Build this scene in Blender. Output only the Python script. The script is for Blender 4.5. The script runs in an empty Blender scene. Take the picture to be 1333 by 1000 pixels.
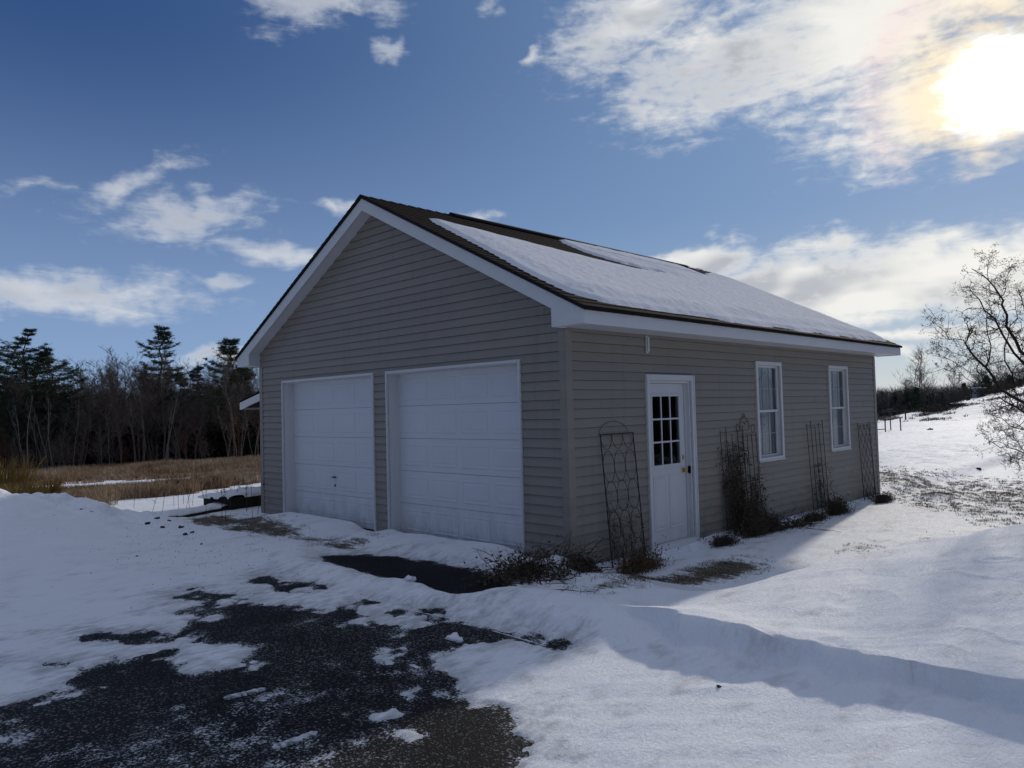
import bpy, bmesh, math, random
import numpy as np
from mathutils import Vector, Matrix
R_ = math.radians
rng = np.random.default_rng(7)
random.seed(7)
S = bpy.context.scene
COL = S.collection

# ---------------------------------------------------------------- camera
CAM = np.array([-6.2666, -5.3318, 1.7438])
F = np.array([0.71179321, 0.70157877, 0.03372897])
RT = np.array([0.70236372, -0.71135443, -0.02569191])
UP = np.array([-0.00596835, -0.04197733, 0.99910074])
FL = 966.3365
cd = bpy.data.cameras.new('camera'); cam = bpy.data.objects.new('camera', cd); COL.objects.link(cam)
cd.sensor_width = 36; cd.lens = FL / 1333 * 36; cd.clip_start = .05; cd.clip_end = 3000
cam.matrix_world = Matrix(((RT[0], UP[0], -F[0], CAM[0]), (RT[1], UP[1], -F[1], CAM[1]), (RT[2], UP[2], -F[2], CAM[2]), (0, 0, 0, 1)))
S.camera = cam
S.view_settings.view_transform = 'Standard'; S.view_settings.look = 'None'
S.view_settings.exposure = 0.18; S.view_settings.gamma = 1
S.view_settings.use_curve_mapping = False
S.cycles.max_bounces = 4; S.cycles.transparent_max_bounces = 12

# ---------------------------------------------------------------- sun and sky
SAZ, SEL = R_(10.57), R_(19.36)
SD = Vector((math.cos(SEL)*math.cos(SAZ), math.cos(SEL)*math.sin(SAZ), math.sin(SEL)))
sl = bpy.data.lights.new('sun', 'SUN'); so = bpy.data.objects.new('sun', sl); COL.objects.link(so)
sl.energy = 2.05; sl.angle = R_(1.8); sl.color = (1, .91, .78)
so.rotation_euler = SD.to_track_quat('Z', 'Y').to_euler(); so.location = (20, 4, 12)

w = bpy.data.worlds.new('World'); S.world = w; w.use_nodes = True
class NT:
    def __init__(s, tree): s.t = tree; s.n = tree.nodes; s.l = tree.links
    def set(s, sock, v):
        if isinstance(v, bpy.types.NodeSocket): s.l.new(v, sock)
        elif v is not None:
            try: sock.default_value = v
            except Exception:
                sock.default_value = tuple(v) + (1,) if len(v) == 3 else v
    def m(s, op, a, b=None, c=None, clamp=False):
        n = s.n.new('ShaderNodeMath'); n.operation = op; n.use_clamp = clamp
        for i, v in enumerate((a, b, c)):
            if v is not None: s.set(n.inputs[i], v)
        return n.outputs[0]
    def vm(s, op, a, b=None, sc=None):
        n = s.n.new('ShaderNodeVectorMath'); n.operation = op
        s.set(n.inputs[0], a)
        if b is not None: s.set(n.inputs[1], b)
        if sc is not None: s.set(n.inputs['Scale'], sc)
        return n.outputs['Value'] if op in ('LENGTH', 'DOT_PRODUCT', 'DISTANCE') else n.outputs[0]
    def mapping(s, v, loc=(0,0,0), rot=(0,0,0), sc=(1,1,1), typ='POINT'):
        n = s.n.new('ShaderNodeMapping'); n.vector_type = typ
        s.set(n.inputs[0], v); n.inputs[1].default_value = loc; n.inputs[2].default_value = rot; n.inputs[3].default_value = sc
        return n.outputs[0]
    def noise(s, v, scale, detail=4, rough=.5, dist=0.):
        n = s.n.new('ShaderNodeTexNoise'); 
        if v is not None: s.set(n.inputs['Vector'], v)
        n.inputs['Scale'].default_value = scale; n.inputs['Detail'].default_value = detail
        n.inputs['Roughness'].default_value = rough; n.inputs['Distortion'].default_value = dist
        return n.outputs['Fac']
    def ramp(s, v, a, b, lo=0., hi=1., smooth=True):
        n = s.n.new('ShaderNodeMapRange'); n.interpolation_type = 'SMOOTHSTEP' if smooth else 'LINEAR'
        s.set(n.inputs[0], v); s.set(n.inputs[1], a); s.set(n.inputs[2], b); s.set(n.inputs[3], lo); s.set(n.inputs[4], hi)
        return n.outputs[0]
    def mix(s, f, a, b, mode='MIX'):
        n = s.n.new('ShaderNodeMix'); n.data_type = 'RGBA'; n.blend_type = mode
        s.set(n.inputs[0], f); s.set(n.inputs[6], a); s.set(n.inputs[7], b)
        return n.outputs[2]
    def bump(s, h, strength=.5, dist=.01, normal=None):
        n = s.n.new('ShaderNodeBump'); s.set(n.inputs['Height'], h); n.inputs['Strength'].default_value = strength
        n.inputs['Distance'].default_value = dist
        if normal is not None: s.set(n.inputs['Normal'], normal)
        return n.outputs[0]
    def geo(s, k='Position'): return s.n.new('ShaderNodeNewGeometry').outputs[k]
    def obj(s): return s.n.new('ShaderNodeTexCoord').outputs['Object']
    def sep(s, v):
        n = s.n.new('ShaderNodeSeparateXYZ'); s.set(n.inputs[0], v); return n.outputs
    def attr(s, name):
        n = s.n.new('ShaderNodeAttribute'); n.attribute_name = name; return n.outputs['Fac']

def pix_dir(px, py):
    d = F + RT*(px-666.5)/FL - UP*(py-500)/FL
    return d/np.linalg.norm(d)
def azel(px, py):
    d = pix_dir(px, py); return math.degrees(math.atan2(d[1], d[0])), math.degrees(math.asin(d[2]))
def build_world():
    t = NT(w.node_tree); t.n.clear()
    tc = t.n.new('ShaderNodeTexCoord').outputs['Generated']
    x, y, z = t.sep(tc)
    az = t.m('MULTIPLY', t.m('ARCTAN2', y, x), 180/math.pi)
    el = t.m('MULTIPLY', t.m('ARCSINE', z), 180/math.pi)
    cmb = t.n.new('ShaderNodeCombineXYZ'); t.l.new(az, cmb.inputs[0]); t.l.new(el, cmb.inputs[1]); uv = cmb.outputs[0]
    # warped lookup makes the cloud outlines ragged
    nA = t.n.new('ShaderNodeTexNoise'); t.l.new(uv, nA.inputs['Vector']); nA.inputs['Scale'].default_value = .24; nA.inputs['Detail'].default_value = 3
    off = t.vm('SCALE', t.vm('SUBTRACT', nA.outputs['Color'], (.5, .5, .5)), sc=4.6)
    uvw = t.vm('ADD', uv, off)
    frames = {a: (uvw if a == 0 else t.mapping(uvw, rot=(0, 0, R_(a)))) for a in (0, 10, 26)}
    cl = [ # px, py, rx, ry, tilt(deg, down to the right), strength
     (60, 379, 200, 36, 0, 1.15), (170, 240, 85, 20, 26, .66), (250, 283, 100, 28, 10, .86), (370, 330, 85, 16, 0, .9), (290, 365, 36, 10, 0, .8),
     (430, 10, 100, 32, 10, .95), (513, 70, 24, 22, 26, .75), (445, 272, 30, 12, 0, .7), (615, 288, 48, 12, 10, .7), (40, 250, 85, 13, 10, .5),
     (825, 15, 130, 75, 26, .95), (960, 75, 190, 80, 10, 1.1), (1110, 50, 210, 95, 10, 1.3), (1260, 115, 220, 100, 10, 1.4), (840, 128, 45, 14, 0, .8), (1180, -10, 320, 70, 0, 1.4),
     (690, 85, 22, 14, 26, .7), (650, 4, 28, 14, 10, .65),
     (985, 380, 185, 52, 10, 1.9), (1115, 372, 160, 62, 10, 1.8), (1270, 368, 180, 54, 0, 1.8), (1400, 345, 140, 74, 0, 1.5), (900, 345, 90, 26, 10, 1.5),
     (1190, 440, 130, 11, 0, 1.2), (1150, 466, 60, 9, 0, .85), (310, 472, 95, 14, 0, 1.0), (1300, 442, 100, 14, 0, .8)]
    dens = None
    for px, py, rx, ry, ti, st in cl:
        a, e = azel(px, py); k = math.degrees(1/FL); ce = math.cos(R_(e))
        r2 = ((px-666)**2+(py-500)**2)/FL**2; sc = 1/(1+r2)**.75
        th = R_(ti); ca, ea = a*math.cos(th)-e*math.sin(th), a*math.sin(th)+e*math.cos(th)
        sx, sy = ce/(rx*k*sc), 1/(ry*k*sc)
        n = t.n.new('ShaderNodeVectorMath'); n.operation = 'MULTIPLY_ADD'; t.l.new(frames[ti], n.inputs[0])
        n.inputs[1].default_value = (sx, sy, 0); n.inputs[2].default_value = (-ca*sx, -ea*sy, 0)
        q = t.m('MULTIPLY_ADD', t.vm('LENGTH', n.outputs[0]), -st*.9, st*1.05)
        dens = q if dens is None else t.m('MAXIMUM', dens, q)
    st1 = t.noise(t.mapping(uv, rot=(0, 0, R_(-24)), sc=(.17, .80, 1)), 1.0, 6, .62, .5)
    st2 = t.noise(t.mapping(uv, rot=(0, 0, R_(12)), sc=(.55, .95, 1)), 1.5, 4, .55, .3)
    nn = t.m('ADD', t.m('MULTIPLY', st1, .6), t.m('MULTIPLY', st2, .4))
    d0 = t.m('ADD', dens, t.m('MULTIPLY', t.m('SUBTRACT', nn, .5), 2.5))
    mask = t.m('MULTIPLY', t.ramp(d0, -.1, 1.12), t.ramp(dens, -.6, .1))
    body = t.ramp(d0, .35, 1.25)
    cs = t.vm('DOT_PRODUCT', tc, tuple(SD)); ang = t.m('MULTIPLY', t.m('ARCCOSINE', t.m('MINIMUM', cs, .999999)), 180/math.pi)
    angn = t.m('ADD', ang, t.m('MULTIPLY', t.m('SUBTRACT', st2, .5), 3.0))
    sky = t.n.new('ShaderNodeTexSky'); sky.sky_type = 'NISHITA'; sky.sun_disc = False
    sky.sun_elevation = SEL; sky.sun_rotation = math.pi/2 - SAZ
    sky.altitude = 100; sky.air_density = 1.0; sky.dust_density = .35; sky.ozone_density = 2.2
    nis = t.mix(1, sky.outputs[0], SKYTINT, 'MULTIPLY')
    far_ = t.mix(t.ramp(el, -1, 28), (2.15, 3.25, 5.35), (.22, .62, 1.86))
    nr_ = t.mix(t.ramp(el, -3, 15), (5.0, 5.5, 5.7), (1.55, 2.55, 4.35))
    base = t.mix(t.ramp(ang, 0, 62, 1., 0.), far_, nr_)
    skc = t.mix(.10, base, nis)
    # cloud colour, in the sky texture's own unit (the strength scales both)
    near = t.ramp(ang, 6, 46, 1., 0.)
    lit = t.mix(near, (5.6, 5.9, 6.4), (8.6, 8.4, 7.8))
    gr = t.noise(t.mapping(uv, loc=(3.1, 1.7, 0), sc=(.13, .34, 1)), 1.0, 2, .5, .3)
    greyc = t.mix(near, (3.6, 3.85, 4.4), (3.9, 4.1, 4.5))
    shade = t.m('MULTIPLY', t.m('MULTIPLY', body, t.ramp(gr, .36, .58)), t.ramp(angn, 8, 17))
    cc = t.mix(t.m('MULTIPLY', shade, .9), lit, greyc)
    cc = t.mix(t.m('MULTIPLY', t.ramp(angn, 3.0, 8.0, 1., 0.), .72), cc, (10.5, 8.4, 5.2))
    pink = t.m('MULTIPLY', t.ramp(angn, 5.5, 7, 0., 1.), t.ramp(angn, 7, 9, 1., 0.))
    cc = t.mix(t.m('MULTIPLY', pink, .42), cc, (9.0, 6.6, 6.4))
    cc = t.mix(t.ramp(angn, 1.2, 3.9, 1., 0.), cc, (14, 13.4, 11.0))
    skm = t.mix(t.m('MULTIPLY', mask, CLOUDMIX), skc, cc)
    skm = t.mix(t.ramp(angn, .2, 3.7, 1., 0.), skm, (22, 21.5, 20))
    # unseen sky, added to set the shade light: brighter overhead, dimmer behind the view
    over = t.mix(t.m('MULTIPLY', t.ramp(el, 33, 60), t.ramp(t.noise(tc, 2.2, 2, .55), .25, .6, .45, .95)), skc, OVERHEAD_FILL)
    behind = t.ramp(t.vm('DOT_PRODUCT', tc, (-.712, -.702, 0)), .1, .7)
    rest = t.mix(t.m('MULTIPLY', behind, t.ramp(el, 40, 5)), over, (1.45, 1.75, 2.45))
    bg = t.n.new('ShaderNodeBackground'); t.l.new(skm, bg.inputs[0]); bg.inputs[1].default_value = SKYSTR
    bg2 = t.n.new('ShaderNodeBackground'); t.l.new(rest, bg2.inputs[0]); bg2.inputs[1].default_value = SKYSTR
    inside = t.m('MULTIPLY', t.m('LESS_THAN', t.m('ABSOLUTE', t.m('SUBTRACT', az, 40)), 56), t.m('MULTIPLY', t.m('GREATER_THAN', el, -1), t.m('LESS_THAN', el, 36)))
    mx = t.n.new('ShaderNodeMixShader'); t.l.new(inside, mx.inputs[0]); t.l.new(bg2.outputs[0], mx.inputs[1]); t.l.new(bg.outputs[0], mx.inputs[2])
    o = t.n.new('ShaderNodeOutputWorld'); t.l.new(mx.outputs[0], o.inputs[0])
OVERHEAD_FILL = (4.1, 4.4, 5.1)
SKYSTR = .1; SKYTINT = (.72, .80, .92); CLOUDMIX = .93
build_world()

# ---------------------------------------------------------------- helpers
def mat(name, col=None, rough=.6, spec=.4, fn=None, metal=0.):
    m = bpy.data.materials.new(name); m.use_nodes = True
    t = NT(m.node_tree); b = t.n['Principled BSDF']
    b.inputs['Roughness'].default_value = rough; b.inputs['Specular IOR Level'].default_value = spec
    b.inputs['Metallic'].default_value = metal
    if col is not None: b.inputs['Base Color'].default_value = (*col, 1)
    if fn: fn(t, b)
    return m
def tag(o, label=None, cat=None, group=None, kind=None):
    if label: o['label'] = label
    if cat: o['category'] = cat
    if group: o['group'] = group
    if kind: o['kind'] = kind
    return o
def empty(name, loc=(0,0,0), rz=0, **k):
    o = bpy.data.objects.new(name, None); COL.objects.link(o); o.location = loc; o.rotation_euler = (0,0,rz); o.empty_display_size = .2
    return tag(o, **k)
class MB:
    def __init__(s): s.v = []; s.f = []; s.n = 0; s.mi = []; s.cur = 0
    def add(s, vs, fs):
        vs = np.asarray(vs, float).reshape(-1, 3)
        s.v.append(vs); s.f += [tuple(int(i)+s.n for i in f) for f in fs]; s.mi += [s.cur]*len(fs); s.n += len(vs)
    def box(s, a, b):
        x0,y0,z0 = np.minimum(a,b); x1,y1,z1 = np.maximum(a,b)
        s.add([(x0,y0,z0),(x1,y0,z0),(x1,y1,z0),(x0,y1,z0),(x0,y0,z1),(x1,y0,z1),(x1,y1,z1),(x0,y1,z1)],
              [(0,3,2,1),(4,5,6,7),(0,1,5,4),(1,2,6,5),(2,3,7,6),(3,0,4,7)])
    def prism(s, poly, d):
        P = np.asarray(poly, float); d = np.asarray(d, float); n = len(P)
        s.add(np.vstack([P, P+d]), [tuple(range(n))[::-1], tuple(range(n, 2*n))] + [(i, (i+1) % n, n+(i+1) % n, n+i) for i in range(n)])
    def quad(s, a, b, c, d): s.add([a,b,c,d], [(0,1,2,3)])
    def tube(s, pts, rad, sides=5, cap=True):
        P = np.asarray(pts, float); n = len(P); rad = np.broadcast_to(rad, (n,))
        T = np.gradient(P, axis=0); T /= np.linalg.norm(T, axis=1)[:,None]+1e-9
        ref = np.array([0,0,1.]) if abs(T[0][2]) < .9 else np.array([1.,0,0])
        A = np.cross(T, ref); A /= np.linalg.norm(A, axis=1)[:,None]+1e-9; B = np.cross(T, A)
        th = np.arange(sides)*2*math.pi/sides
        V = P[:,None,:] + rad[:,None,None]*(np.cos(th)[None,:,None]*A[:,None,:]+np.sin(th)[None,:,None]*B[:,None,:])
        fs = []
        for i in range(n-1):
            for j in range(sides):
                k = (j+1) % sides; fs.append((i*sides+j, i*sides+k, (i+1)*sides+k, (i+1)*sides+j))
        if cap and sides > 2: fs += [tuple(range(sides))[::-1], tuple((n-1)*sides+j for j in range(sides))]
        s.add(V.reshape(-1,3), fs)
    def build(s, name, m, parent=None, smooth=False, bevel=0., **k):
        me = bpy.data.meshes.new(name); V = np.vstack(s.v) if s.v else np.zeros((0,3))
        me.from_pydata(V.tolist(), [], s.f)
        ms = m if isinstance(m, (list, tuple)) else [m]
        for q in ms: me.materials.append(q)
        if len(ms) > 1: me.polygons.foreach_set('material_index', s.mi)
        if smooth: me.polygons.foreach_set('use_smooth', [True]*len(me.polygons))
        o = bpy.data.objects.new(name, me); COL.objects.link(o)
        if parent: o.parent = parent
        if bevel:
            b = o.modifiers.new('bevel', 'BEVEL'); b.width = bevel; b.segments = 2; b.limit_method = 'ANGLE'
        return tag(o, **k)
def tri_mesh(name, V, F_, m, parent=None, attrs=None, smooth=False, **k):
    """fast mesh from arrays; F_ is (n,3) or (n,4)"""
    me = bpy.data.meshes.new(name); nf, c = F_.shape
    me.vertices.add(len(V)); me.vertices.foreach_set('co', V.astype(np.float32).ravel())
    me.loops.add(nf*c); me.loops.foreach_set('vertex_index', F_.astype(np.int32).ravel())
    me.polygons.add(nf); me.polygons.foreach_set('loop_start', np.arange(0, nf*c, c, dtype=np.int32))
    me.polygons.foreach_set('loop_total', np.full(nf, c, dtype=np.int32))
    if smooth: me.polygons.foreach_set('use_smooth', np.ones(nf, dtype=bool))
    me.update(calc_edges=True)
    for an, av in (attrs or {}).items():
        a = me.attributes.new(an, 'FLOAT', 'POINT'); a.data.foreach_set('value', av.astype(np.float32).ravel())
    me.materials.append(m)
    o = bpy.data.objects.new(name, me); COL.objects.link(o)
    if parent: o.parent = parent
    return tag(o, **k)
def blades(base, h, width, lean, az=None, bend=.25):
    """many grass blades: each a bent strip tapering to a point (5 verts, 2 quads-ish as 3 tris)"""
    n = len(base); az = rng.uniform(0, 2*math.pi, n) if az is None else az
    a2 = rng.uniform(0, 2*math.pi, n)
    side = np.stack([np.cos(a2), np.sin(a2), np.zeros(n)], 1)*np.reshape(width, (-1,1))*.5
    ld = np.stack([np.cos(az), np.sin(az), np.zeros(n)], 1)
    h = np.reshape(h, (-1,1)); lean = np.reshape(lean, (-1,1)); up = np.array([0,0,1.])
    m = base + ld*h*lean*.4 + up*h*.55
    tp = base + ld*h*lean*1.15 + up*h*(1-lean*.35)
    V = np.stack([base-side, base+side, m-side*.7, m+side*.7, tp], 1).reshape(-1,3)
    i = np.arange(n)[:,None]*5
    Fc = np.concatenate([i+np.array([[0,1,3]]), i+np.array([[0,3,2]]), i+np.array([[2,3,4]])], 0)
    return V, Fc
# value noise
def _hash(i, j, s):
    v = np.sin(i*127.1+j*311.7+s*74.7)*43758.5453
    return v-np.floor(v)
def vnoise(x, y, s=0):
    i = np.floor(x); j = np.floor(y); fx = x-i; fy = y-j; fx = fx*fx*(3-2*fx); fy = fy*fy*(3-2*fy)
    a = _hash(i,j,s); b = _hash(i+1,j,s); c = _hash(i,j+1,s); d = _hash(i+1,j+1,s)
    return (a+(b-a)*fx)*(1-fy)+(c+(d-c)*fx)*fy - .5
def fbm(x, y, sc, oc=4, s=0, g=.5):
    r = 0; a = 1; t = 0; x = np.asarray(x, float)/sc; y = np.asarray(y, float)/sc
    for k in range(oc):
        r = r+a*vnoise(x*2**k+13.7*k, y*2**k-7.1*k, s+k); a *= g
    return r
def sst(x, a, b):
    t = np.clip((x-a)/(b-a), 0, 1); return t*t*(3-2*t)
def gau(x, c, s): return np.exp(-((x-c)/s)**2)

# ---------------------------------------------------------------- terrain
def base_h(x, y):
    x = np.asarray(x, float); y = np.asarray(y, float)
    z = -.17*sst(x, -.35, .6)*sst(-y, -.25, .35) - .10*sst(x, 1, 10)
    z = z - .10*sst(x, -.6, .1)*0
    z = z - .045*np.clip(y-9, 0, 75) 
    yy = np.clip(y, -30, 60)
    hill = np.clip(3.55-.235*(yy-11.5), -.2, 6)
    z = z + hill*sst(x, 60, 100)*sst(-y, -60, -34)
    z = z - .8*sst(x, 104, 130)
    return z
def unp(px, py, z=0.):
    d = pix_dir(px, py); t = (z-CAM[2])/d[2]; return (CAM+t*d)[:2]
BARE = [(-60,935),(0,929.5),(57,922),(72,912),(114,891.5),(110,871),(152,863),(213,857),(243,864),(225,874),(243,882),(281,871),(319,869),(304,852),(285,833),(266,825),(258,817),(285,798),(258,795),(304,787),(266,781),(235,779.5),(247,770),(296,770),(342,779.5),(399,787),(452,796),(483,808),(507,816),(541,820),(555,816),(541,808),(559,804),(597,808),(631,808),(645,818),(673,828),(714,840),(680,839),(631,835),(586,843),(528,849),(538,873),(569,894),(604,915),(642,921.5),(659,939),(631,946),(645,966),(676,977),(645,997),(640,1090),(200,1300),(-500,1300),(-300,960)]
BARE_SPOTS = [(150,829,34,6),(342,753,17,4),(388,765,27,6),(483,786,9,2.5),(524,799,13,4.5),(578,797,26,4.5),(545,800,8,3),(60,865,16,2)]
SNOW_ISL = [(228,950,26,8),(238,938,14,4),(180,990,26,9),(60,980,80,7),(448,914,14,4),(493,937,18,5),(545,955,22,7),(500,988,24,7),(205,899,14,2),(300,868,22,3),(620,975,14,6),(590,950,8,3),(402,990,10,3),(105,972,46,5)]
PIT = [(-1.42,2.75),(-1.0,2.35),(-.86,1.9),(-.80,1.2),(-.84,.5),(-.98,.05),(-1.3,-.2),(-1.62,-.1),(-1.62,2.4)]
def poly_sd(x, y, P):
    P = np.asarray(P, float); n = len(P); d = np.full(x.shape, 1e9); ins = np.zeros(x.shape, bool)
    for i in range(n):
        a = P[i]; b = P[(i+1) % n]; e = b-a; L = e@e+1e-12
        t = np.clip(((x-a[0])*e[0]+(y-a[1])*e[1])/L, 0, 1)
        d = np.minimum(d, (x-a[0]-t*e[0])**2+(y-a[1]-t*e[1])**2)
        c = ((a[1] > y) != (b[1] > y)); 
        with np.errstate(divide='ignore', invalid='ignore'):
            xi = a[0]+(y-a[1])*e[0]/(e[1] if abs(e[1]) > 1e-12 else 1e-12)
        ins ^= c & (x < xi)
    d = np.sqrt(d); return np.where(ins, d, -d)
def spot_sd(x, y, s):
    px, py, rx, ry = s; c = unp(px,py); a = unp(px+rx,py)-c; b = unp(px,py-ry)-c
    M = np.linalg.inv(np.array([a,b]).T); X = x-c[0]; Y = y-c[1]
    q = np.sqrt((M[0,0]*X+M[0,1]*Y)**2+(M[1,0]*X+M[1,1]*Y)**2); return (1-q)*min(np.linalg.norm(a), np.linalg.norm(b))
def coverage(x, y):
    """>0 where snow lies, <0 where asphalt is bare (metres from the edge, roughly)"""
    bare = poly_sd(x, y, [unp(*p) for p in BARE])
    for s in BARE_SPOTS: bare = np.maximum(bare, spot_sd(x, y, s))
    n = fbm(x, y, .5, 5, 3, .62)*.30 + fbm(x*.8+y*.6, (y*.8-x*.6)*2.2, .16, 3, 9)*.10
    n = n + fbm(x, y, .07, 2, 14)*.05
    c = -bare + n*(1-.5*sst(-bare, .1, .5))
    for s in SNOW_ISL: c = np.maximum(c, spot_sd(x, y, s)+n*1.1-.03)
    # slivers of snow caught in the asphalt near the edge
    c = np.maximum(c, (fbm(x,y,.35,4,21,.6)-.33)*.35*sst(bare, 1.2, .1) - .005)
    p = poly_sd(x, y, PIT); c = np.minimum(c, -p+fbm(x,y,.25,3,31)*.10)
    return c
def snow_h(x, y):
    b = base_h(x, y)
    near = (x > -12) & (x < 14) & (y > -10) & (y < 16)
    cov = np.ones(x.shape)
    dz = (x > -9) & (x < .2) & (y > -9) & (y < 8)
    cov[dz] = coverage(x[dz], y[dz])
    h = np.full(x.shape, .02)
    # plough windrow along the garage front, turning into the lip of the right-hand bank
    crest = -1.50+.05*np.sin(y*1.3)+.10*fbm(y, y*0, 1.1, 3, 5)
    amp = (.05+.085*sst(-y, -3.4, -1.5)+.055*sst(-y, .2, 2.0))*sst(-y, -7.2, -4.5)*(1+.5*fbm(x,y,.7,3,17))
    d = x-crest
    wf = np.where(d < 0, .50-.2*sst(-y, .3, 2.2), .30+.25*sst(y, 1.5, 4)); ridge = amp*np.exp(-(d/wf)**2)
    # right-hand drift
    yk = [1.6, 1.9, 2.35, 2.95, 3.64, 4.5, 6.5, 12]
    Hc = np.interp(-y, yk, [.03, .08, .16, .27, .38, .46, .54, .56]); xc = np.interp(-y, yk, [-1.0, -.6, .6, 2.0, 3.0, 3.7, 4.5, 5.5])
    dl = d+.16*fbm(x,y,.5,4,19)+.05*fbm(x,y,.14,3,18)
    hl = .145*(1+.5*fbm(x,y,.8,3,8))*sst(-y, 1.3, 2.4); lip = sst(dl, -.12, .0)*hl; lip = lip+.07*fbm(x,y,.22,3,20)*np.exp(-((dl+.08)/.12)**2)*sst(-y, 1.5, 2.4)
    kx = np.clip((d+.0)/np.maximum(xc+1.5, .3), 0, 1)
    top_ = np.where(d > 0, hl+(np.maximum(Hc, hl)-hl)*kx, lip)
    mound = np.where(-y > 1.6, (top_-b*sst(d, -.2, .2))*(1-sst(x, xc+.1, xc+2.6)), lip*(1-sst(x, .3, 3.2)))*sst(-y, 1.2, 2.3)
    ridge = ridge*(1-.85*sst(-y, 1.2, 2.4))
    # left-hand ploughed pile
    pile = .60*gau(y, 8.1, 2.1)*sst(-x, 1.2, 3.9)*(1+.30*fbm(x,y,.9,4,11)) + .22*sst(-x,2.0,6)*sst(y,2.2,6)*gau(y,6.5,3.5)
    pile = pile*np.where(y > 8.1, 1-sst(y, 8.3, 10.6), 1)
    pile += .34*fbm(x,y,.75,4,13)*gau(y,8.0,1.4)*sst(-x,1.2,2.6)
    pile += .30*np.clip(fbm(x,y,.55,4,12)+.12, 0, 1)*gau(y,8,1.3)*sst(-x, .9, 2.0)
    # little drifts at the garage doors, along the side wall
    apron = .075*sst(x, -1.05, -.35)*(sst(y, .45, 1.0)*(1-sst(y, 3.3, 3.7)))*(1+.8*fbm(x,y,.6,3,6))
    apron += .10*sst(x, -1.15, -.25)*(sst(y, 3.9, 4.4)*(1-sst(y, 6.1, 6.7)))
    side = -.045*gau(x, 2.05, .55)*gau(y, -.2, .35)+.05*sst(-y, 0, .4)*gau(y, -.8, .8)*sst(x, .9, 1.8)*(1-sst(x, 8, 10))+.05*gau(x,.1,.5)*gau(y,-.75,.3)
    lump = .10*gau(x, 10.2, .5)*gau(y, -.9, .35)+.06*gau(x,4.6,.35)*gau(y,-2.3,.25)
    qz = 1-.75*sst(x, -1.9, -1.2)*sst(-y, 1.2, 2.2)*(1-sst(x, 4, 6))
    small = qz*(.012+.020*sst(x, -1.3, -2.2))*fbm(x,y,1.8,4,2,.42)+(.008*qz+.009*sst(-y, 1.7, 2.4)*(1-sst(x, 3, 6)))*fbm(x*.707-y*.707, (x*.707+y*.707)*3.6, .55, 4, 40)
    rn = np.abs(fbm((x*.707-y*.707)*.45+.3*fbm(x,y,1.,2,46), (x*.707+y*.707)*1.1, .75, 3, 45)); small = small+.012*np.exp(-(rn/.022)**2)*sst(-y, 1.6, 2.3)*(.4+.6*sst(fbm(x,y,1.5,2,47),-.1,.2))
    feat = ridge+mound+pile+apron+side+lump
    k = sst(cov, .0, .35)
    out = h*sst(cov, 0, .14)+ (feat+np.maximum(small, -.015)*(.35+.65*sst(np.hypot(x+1.5,y),1,4)))*k
    out = np.where(cov < 0, np.maximum(cov, -.35)*.12, out)
    far = sst(np.hypot(x,y), 14, 40)
    out = out + far*(.10*fbm(x,y,9,4,50)+.11*fbm((x*.707-y*.707)*.35, (x*.707+y*.707)*1.6, 3.5, 3, 51))
    # inside the garage the sheet stays under the floor
    ins = sst(x,.02,.10)*sst(9.58-x,0,.1)*sst(y,.0,.08)*sst(7.09-y,0,.08)
    out = out - .25*ins
    return b+out, cov
def seg(*p):
    r = []
    for a, b, st in p: r += list(np.arange(a, b, st))
    return r
def grow(a, end, st, g=1.18):
    r = []
    while a < end: r.append(a); a += st; st *= g
    return r
gx = [-v for v in grow(6.1, 700, .15)][::-1] + seg((-6,-5.5,.06),(-5.5,-1,.021),(-1,2,.03),(2,12,.05),(12,24,.1),(24,60,.35),(60,120,.7)) + grow(120, 900, 1)
gy = [-v for v in grow(5.1, 700, .15)][::-1] + seg((-5,-4.6,.05),(-4.6,3.4,.023),(3.4,12,.035),(12,30,.12),(30,100,.6)) + grow(100, 900, 1)
gx = np.array(gx); gy = np.array(gy)
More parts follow.
